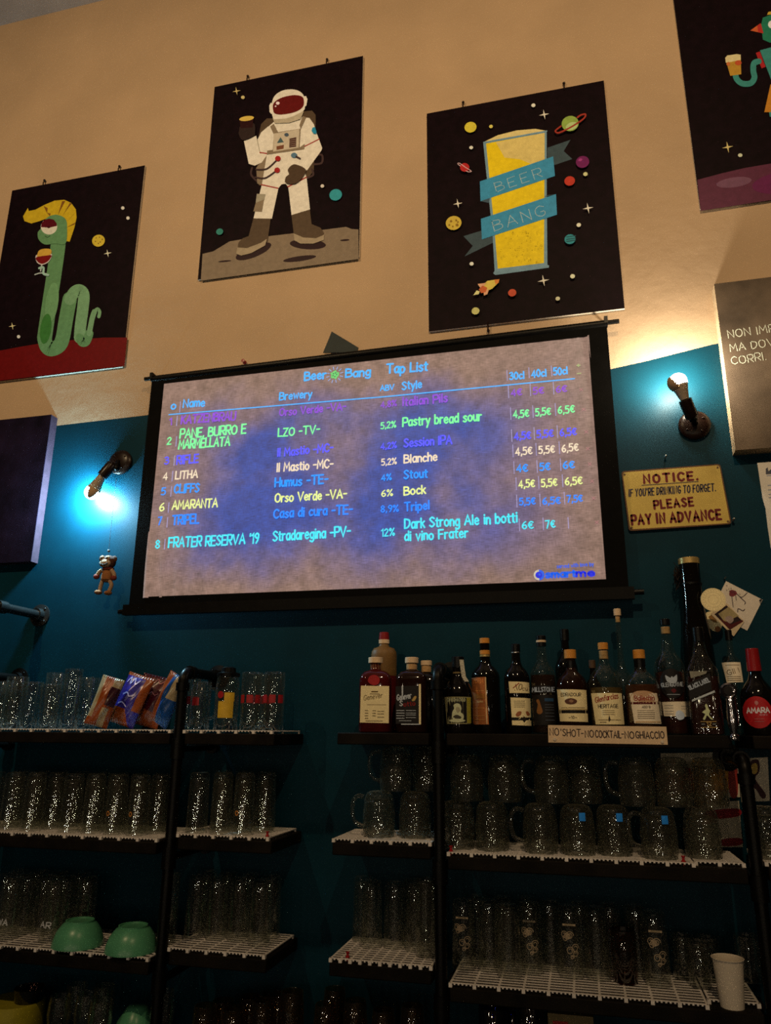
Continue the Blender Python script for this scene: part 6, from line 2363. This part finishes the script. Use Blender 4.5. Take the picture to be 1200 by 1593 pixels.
# 11 glenfarclas
b = Bottle('whisky_bottle', 'clear bulbous bottle with cork and cream HERITAGE label in red script', 945, 1000, 53, -0.185)
b.body(SQUAT, bottleglass)
b.body([(0, 0.014), (0.88, 0.014), (0.94, 0.03), (0.945, 0.50), (0, 0.50)], paleamber, part='whisky')
b.ring(0.82, 0.91, 0.27, cork, 'cork')
b.ring(0.925, 1.0, 0.31, orangecap)
b.label([(921, 1078), (969, 1078), (970, 1127), (925, 1127)], lab_cream, [
    ('t', 'Glenfarclas', (927, 1093), (963, 1086), 8, pr_rd, 0.9, 0.25), ('t', 'HERITAGE', (931, 1101.5), (962, 1101), 5.4, pr_bk, 1.1), ('p', [(945, 1120), (947, 1112), (949, 1120), (946, 1123)], pr_bk)]
    + lines(937, 956, (1105, 1108, 1111), pr_br, 0.6) + lines(930, 965, (1119.5,), pr_br, 0.8) + lines(932, 942, (1123,), pr_br, 0.9))
b2 = Bottle('liquor_bottle', 'dark small-capped bottle half hidden between the EDRADOUR and HERITAGE bottles', 926, 1027, 26, -0.095)
b2.body(STD, nearblack)
b2.ring(0.89, 1.0, 0.42, mat('brown_cap', (0.06, 0.035, 0.02), rough=0.5))

# 12 long thin-necked bottle behind
b = Bottle('grappa_bottle', 'clear bottle with a very long thin neck and pale cork', 972, 947, 44, -0.08)
b.body([(0, 0.006), (0.85, 0), (0.97, 0.003), (1, 0.02), (1, 0.33), (0.9, 0.40), (0.62, 0.46), (0.36, 0.51), (0.24, 0.58), (0.20, 0.70), (0.20, 0.92), (0, 0.925)], bottleglass)
b.body([(0, 0.014), (0.9, 0.014), (0.93, 0.03), (0.93, 0.30), (0, 0.30)], nearblack, part='liquor')
b.ring(0.89, 0.945, 0.17, cork, 'cork')
b.ring(0.945, 1.0, 0.27, corkpale)

# 13 ballechin
b = Bottle('whisky_bottle', 'round bottle with orange stopper and a cream label with dark red arch', 1001, 1011, 56, -0.19)
b.body(SQUAT, bottleglass)
b.body([(0, 0.014), (0.88, 0.014), (0.94, 0.03), (0.945, 0.52), (0.90, 0.58), (0, 0.58)], amber, part='whisky')
b.ring(0.895, 1.0, 0.345, orangecap)
b.ring(0.73, 0.885, 0.325, blackcap, 'neck_sleeve')
b.label([(981, 1078), (1024, 1078), (1027, 1126), (985, 1125)], lab_white, [
    ('s', [(982, 1090), (984, 1080), (994, 1075), (1010, 1075), (1022, 1080), (1025, 1090), (1014, 1093), (994, 1093)], ink(186, 130, 80)), ('p', rect(982, 1092, 1025, 1095.5), ink(84, 22, 18)),
    ('t', 'Ballechin', (989, 1089.5), (1019, 1089), 7, pr_rd, 0.95), ('t', 'AGED 10', (999, 1101.5), (1012, 1101.5), 3.4, pr_bk, 0.9)] + lines(991, 1018, (1105, 1108, 1111, 1114, 1117), pr_br, 0.6) + lines(987, 1026, (1122.5,), ink(190, 130, 60), 1.2))

# 14 glengoyne
b = Bottle('whisky_bottle', 'tall clear bottle with black cap, dark GLENGOYNE crest and cream band', 1047, 963, 50, -0.125)
b.body([(0, 0.006), (0.85, 0), (0.97, 0.003), (1, 0.02), (1, 0.53), (0.96, 0.585), (0.80, 0.64), (0.55, 0.685), (0.42, 0.73), (0.345, 0.82), (0.31, 0.89), (0.31, 0.925), (0, 0.93)], bottleglass)
b.body([(0, 0.012), (0.9, 0.012), (0.94, 0.02), (0.94, 0.50), (0.92, 0.53), (0, 0.53)], dark_glass('dark_whisky', (0.030, 0.006, 0.004)), part='whisky')
b.ring(0.87, 0.93, 0.29, cork, 'cork')
b.ring(0.945, 1.0, 0.33, blackcap)
slv = ink(170, 160, 140)
b.print_on([('s', [(1033, 1075), (1031, 1060), (1036, 1046), (1048, 1040), (1060, 1044), (1066, 1058), (1066, 1074), (1058, 1084), (1044, 1086)], lab_black),
            ('s', [(1042, 1060), (1040, 1050), (1046, 1056), (1050, 1052), (1054, 1056), (1058, 1049), (1057, 1060), (1050, 1063)], slv),
            ('t', 'GLENGOYNE', (1032.5, 1068.5), (1066, 1067), 6, slv, 1.1), ('s', [(1047, 1074), (1051, 1071), (1055, 1074), (1051, 1078)], ink(90, 24, 20))] + lines(1040, 1060, (1080,), slv, 0.7), None, 'crest_print')
b.label([(1031, 1092), (1073, 1091), (1074, 1115), (1032, 1114)], lab_white, [('s', [(1050, 1113), (1052, 1107), (1057, 1105), (1062, 1108), (1064, 1113), (1062, 1118), (1056, 1120), (1052, 1118)], ink(200, 190, 170))]
        + lines(1034, 1048, (1097, 1101, 1106, 1110), ink(150, 130, 100), 0.6) + lines(1060, 1072, (1098, 1102), ink(150, 130, 100), 0.6), 'neck_band')

# 15 black label
b = Bottle('whisky_bottle', 'square whisky bottle with slanted black label and striding man', 1098, 976, 50, -0.195)
b.body([(0, 0.006), (0.92, 0), (0.99, 0.003), (1, 0.015), (1, 0.56), (0.93, 0.60), (0.72, 0.66), (0.50, 0.73), (0.38, 0.82), (0.34, 0.88), (0, 0.885)], bottleglass, 7.0)
b.body([(0, 0.012), (0.93, 0.012), (0.95, 0.02), (0.95, 0.53), (0, 0.53)], dark_glass('dark_red_whisky', (0.022, 0.004, 0.004)), 7.0, 'whisky')
b.ring(0.865, 1.0, 0.36, blackcap)
b.print_on([('p', [(1075, 1063), (1110, 1047), (1110, 1073), (1075, 1088)], lab_black), ('t', 'BLACK LABEL', (1077, 1073), (1109, 1060), 6.5, slv, 1.3),
            ('p', [(1078, 1088.5), (1114, 1074), (1115, 1077), (1078, 1091.5)], ink(180, 168, 140)),
            ('p', [(1079, 1044), (1106, 1044), (1104, 1048), (1080, 1055)], ink(130, 112, 80)),
            ('s', [(1098, 1103), (1097, 1098), (1099, 1095), (1101, 1097), (1102, 1102), (1104, 1106), (1102, 1112), (1106, 1117), (1108, 1119), (1104, 1119), (1099, 1113), (1096, 1118), (1094, 1120), (1092, 1118), (1096, 1111), (1092, 1108)], ink(190, 176, 110)),
            ('t', '12', (1097, 1129), (1104, 1129), 6, gold, 1.1), ('p', rect(1088, 1122, 1112, 1123), gold), ('p', rect(1088, 1131, 1113, 1132), gold), ('p', rect(1089, 1125.5, 1094, 1127.5), ink(110, 100, 80)), ('p', rect(1106, 1125.5, 1111, 1127.5), ink(110, 100, 80))],
           None, 'label_print')

# 16 magnum behind, waxed top
b = Bottle('magnum_bottle', 'very tall black magnum bottle with gold rimmed mouth behind the whisky bottles', 1096, 868, 50, -0.062)
b.body([(0, 0.006), (0.85, 0), (0.97, 0.003), (1, 0.015), (1, 0.42), (0.96, 0.50), (0.88, 0.58), (0.75, 0.66), (0.68, 0.74), (0.66, 0.86), (0.66, 0.985), (0, 0.985)], nearblack)
b.ring(0.965, 1.0, 0.70, goldm, 'gold_rim')
b.ring(0.84, 0.852, 0.71, blackcap, 'neck_ring')
mb = MB()
random.seed(14)
for k in range(46):
    a = PI + random.uniform(-1.0, 0.5)
    z = b.H * random.uniform(0.86, 0.955)
    r0 = b.R * 0.66
    p = [Vector((math.cos(a) * r0, math.sin(a) * r0, z))]
    for q in range(3):
        a += random.uniform(-0.3, 0.3)
        p.append(Vector((math.cos(a) * (r0 + 0.006 * (q + 1)), math.sin(a) * (r0 + 0.006 * (q + 1)), z + random.uniform(-0.012, 0.008) * (q + 1))))
    mb.tube(p, 0.0011, 5)
sh = mb.build('raffia_tuft', mat('dark_raffia', (0.012, 0.008, 0.006), rough=0.9), b.t)
mag = b

# round beer mat on its neck
p = at(1110, 933, b.y - b.R * 0.72 - 0.006)
cm = thing('round_coaster', 'round cream coaster hanging in front of the neck of the magnum bottle', 'coaster', p, 0)
mb = MB()
rc = 19.5 * mpp(1110, 933, p.y)
Mx = Matrix.Rotation(PI / 2, 4, 'X')
mb.lathe([(0, -0.0014), (rc, -0.0014), (rc, 0.0014), (0, 0.0014)], 48, 0, Mx)
mb.build('card_disc', lab_cream, cm)
mb = MB()
for rr_, wd in ((0.93, 0.02), (0.66, 0.02), (0.40, 0.02)):
    flat_polys(mb, ribbon([(rc * rr_ * math.cos(a), rc * rr_ * math.sin(a)) for a in (2 * PI * k / 40 for k in range(41))], rc * wd), -0.00155)
for k in range(22):
    a = 2 * PI * k / 22
    flat_polys(mb, [ell(rc * 0.8 * math.cos(a), rc * 0.8 * math.sin(a), rc * 0.035, rc * 0.035, 0, 6)], -0.00155)
mb.build('printed_rings', ink(170, 140, 90), cm)


def wall_sheet(name, label, cat, quad, y, M, shapes, thick=0.0015):
    c0 = at(quad[0][0], quad[0][1], y)
    t = thing(name, label, cat, (c0.x, 0, c0.z))
    cf = crop(0, 0, 1, y, (c0.x, c0.z))
    mb = MB()
    mb.prism([cf(*q) for q in quad], y, y + thick)
    mb.build('sheet', M, t)
    A = Art(cf, y - 0.0002)
    for s in shapes:
        if s[0] == 'l':
            A.line(s[1], s[2], s[3])
        else:
            A.poly(s[1], s[2], s[0] == 's')
    A.build('printed_picture', t)
    return t


ik = ink(70, 52, 44)
wall_sheet('postcard', 'white postcard with a sketched long-legged bird pinned to the teal wall', 'card', [(1130, 904), (1187, 933), (1163, 981), (1106, 952)], -0.0022, mat('white_card', (0.60, 0.55, 0.49), rough=0.8, vary=0.04), [
    ('s', [(1135, 923), (1137, 918), (1144, 919), (1147, 924), (1141, 928), (1136, 927)], ink(110, 40, 36)), ('l', [(1147, 924), (1153, 929), (1158, 927), (1163, 922)], 1.2, ik), ('l', [(1149, 926), (1155, 932), (1160, 937), (1159, 940)], 1.3, ik),
    ('l', [(1139, 928), (1140, 936), (1141, 944)], 1.1, ik), ('l', [(1145, 927), (1146, 934)], 0.9, ik), ('l', [(1148, 952), (1149, 947), (1156, 950), (1159, 948)], 1.3, ik)]
    + [('p', ell(1131 + 3.4 * k, 911 + 2.2 * k + 3 * (k % 2), 0.7, 0.7, 0, 6), ik) for k in range(7)] + [('p', ell(1131 + 4 * k, 918 + 1.5 * k, 0.7, 0.7, 0, 6), ik) for k in range(4)])
wall_sheet('photo_print', 'instant photo of a room overlapping the postcard', 'photograph', [(1131, 938), (1158.5, 967), (1142, 990), (1106, 955), (1118, 945)], -0.006, mat('photo_border', (0.58, 0.47, 0.32), rough=0.6, vary=0.04), [
    ('p', [(1130.5, 941.5), (1156.5, 967), (1136, 980), (1112, 955.5)], ink(40, 22, 18)), ('p', [(1118, 955), (1134, 944), (1150, 958), (1128, 968)], ink(150, 120, 70)), ('p', [(1119, 962), (1138, 971), (1155, 964.5), (1157, 966.5), (1136, 979.5)], ink(76, 20, 16)),
    ('s', [(1128, 962), (1136, 958), (1142, 964), (1136, 970)], ink(150, 116, 90))], 0.0012)
wall_sheet('round_badge', 'cream round card with brown spots half hidden behind the instant photo', 'card', smooth([(1098, 955), (1108, 951), (1120, 958), (1124, 972), (1118, 982), (1108, 980), (1100, 968)]), -0.0042, lab_cream, [
    ('s', [(1103, 960), (1108, 957), (1114, 963), (1116, 969), (1108, 966)], ink(140, 90, 36)), ('s', [(1113, 976), (1118, 974), (1122, 979), (1118, 983), (1113, 981)], ink(136, 78, 34))], 0.0012)
pushpin(1183.5, 934, -0.004, 'tiny dark pin in the right corner of the white postcard', (30, 24, 22), s=0.55)
p = at(1127.5, 900, -0.004)
mb = MB()
mb.tube([(0, 0.0035, 0), (0, -0.008, 0), (0.002, -0.012, 0.003)], 0.002, 8)
tag(mb.build('nail', steel, None, p), 'tiny bright nail in the wall above the white postcard', 'nail')

# 17 clear bottle with a white label
b = Bottle('gin_bottle', 'clear bottle with a torn white label behind the chrome tap handle', 1147, 980, 33, -0.085)
b.body([(0, 0.006), (0.85, 0), (0.97, 0.003), (1, 0.02), (1, 0.60), (0.95, 0.66), (0.75, 0.71), (0.40, 0.75), (0.30, 0.80), (0.28, 0.92), (0, 0.925)], bottleglass)
b.ring(0.90, 1.0, 0.34, blackcap)
b.label([(1131.5, 1030), (1160, 1030), (1161, 1061), (1136, 1062)], lab_white, [('t', 'GIN', (1139, 1050), (1157, 1046), 8, pr_br, 0.8)] + lines(1137, 1158, (1034, 1052, 1055, 1058), pr_br, 0.8))

# 18 chrome tap handle
yh = -0.290
pt, pb = at(1141, 1063, yh), at(1144, 1152, yh)
hH = pt.z - pb.z
p = Vector((pb.x, yh, pb.z))
th = thing('tap_handle', 'chrome tap handle hung on the front edge of the bottle shelf before the clear bottle', 'tap handle', p, 0)
chrome = mat('chrome', (0.55, 0.53, 0.56), rough=0.12, metal=1.0, vary=0.05)
mb = MB()
mb.lathe([(0, 0), (0.0105, 0), (0.0125, 0.004), (0.0115, 0.012), (0.007, 0.018), (0.0085, 0.028), (0.0125, 0.040), (0.0140, 0.062), (0.0125, 0.09), (0.0108, 0.108), (0.0128, 0.120), (0, 0.122)], 28, 0,
         Matrix.Diagonal((1, 0.75, hH / 0.160, 1)))
mb.build('grip', chrome, th)
mb = MB()
T = Matrix.Translation((-0.003, 0, hH * 0.86)) @ Matrix.Rotation(PI / 2, 4, 'X')
mb.lathe([(0, -0.006), (0.019, -0.006), (0.021, -0.003), (0.021, 0.004), (0.017, 0.007), (0.013, 0.005), (0, 0.005)], 32, 0, T)
mb.build('round_head', chrome, th)
mb = MB()
mb.lathe([(0, 0.0055), (0.0125, 0.0055), (0.011, 0.0068), (0, 0.0072)], 24, 0, T)
mb.build('dark_badge', lab_black, th)
mb = MB()
zz = EYE + ZR1 - p.z
mb.tube([(0, 0.006, hH * 0.5), (0, 0.012, zz + 0.006), (0.0, 0.027, zz + 0.0045), (0.0, 0.045, zz + 0.0030)], 0.0028, 8)
mb.build('hook', chrome, th)

# 19 amaro
b = Bottle('amaro_bottle', 'dark bottle with red wax top and round red AMARA label', 1181, 1009, 56, -0.16)
b.body([(0, 0.006), (0.85, 0), (0.97, 0.003), (1, 0.02), (1, 0.42), (0.93, 0.50), (0.70, 0.57), (0.45, 0.635), (0.34, 0.70), (0.33, 0.80), (0, 0.81)], nearblack)
b.ring(0.735, 1.0, 0.37, mat('glossy_red_wax', (0.24, 0.010, 0.012), rough=0.25), 'wax_cap', 1.12)
b.print_on([('s', [(1178 + 22.5 * math.cos(a), 1108 + 25 * math.sin(a)) for a in (2 * PI * k / 16 for k in range(16))], lab_red)], None, 'round_label')
b.print_on([('t', 'AMARA', (1162, 1109), (1196, 1108.5), 8, ink(220, 200, 180), 1.3), ('t', 'amaro', (1180, 1113), (1192, 1113), 2.6, ink(220, 170, 150), 0.7), ('s', [(1175, 1093), (1178, 1090), (1181, 1093), (1178, 1097)], ink(190, 110, 90))]
           + lines(1172, 1186, (1118, 1122), ink(190, 110, 90), 0.6))
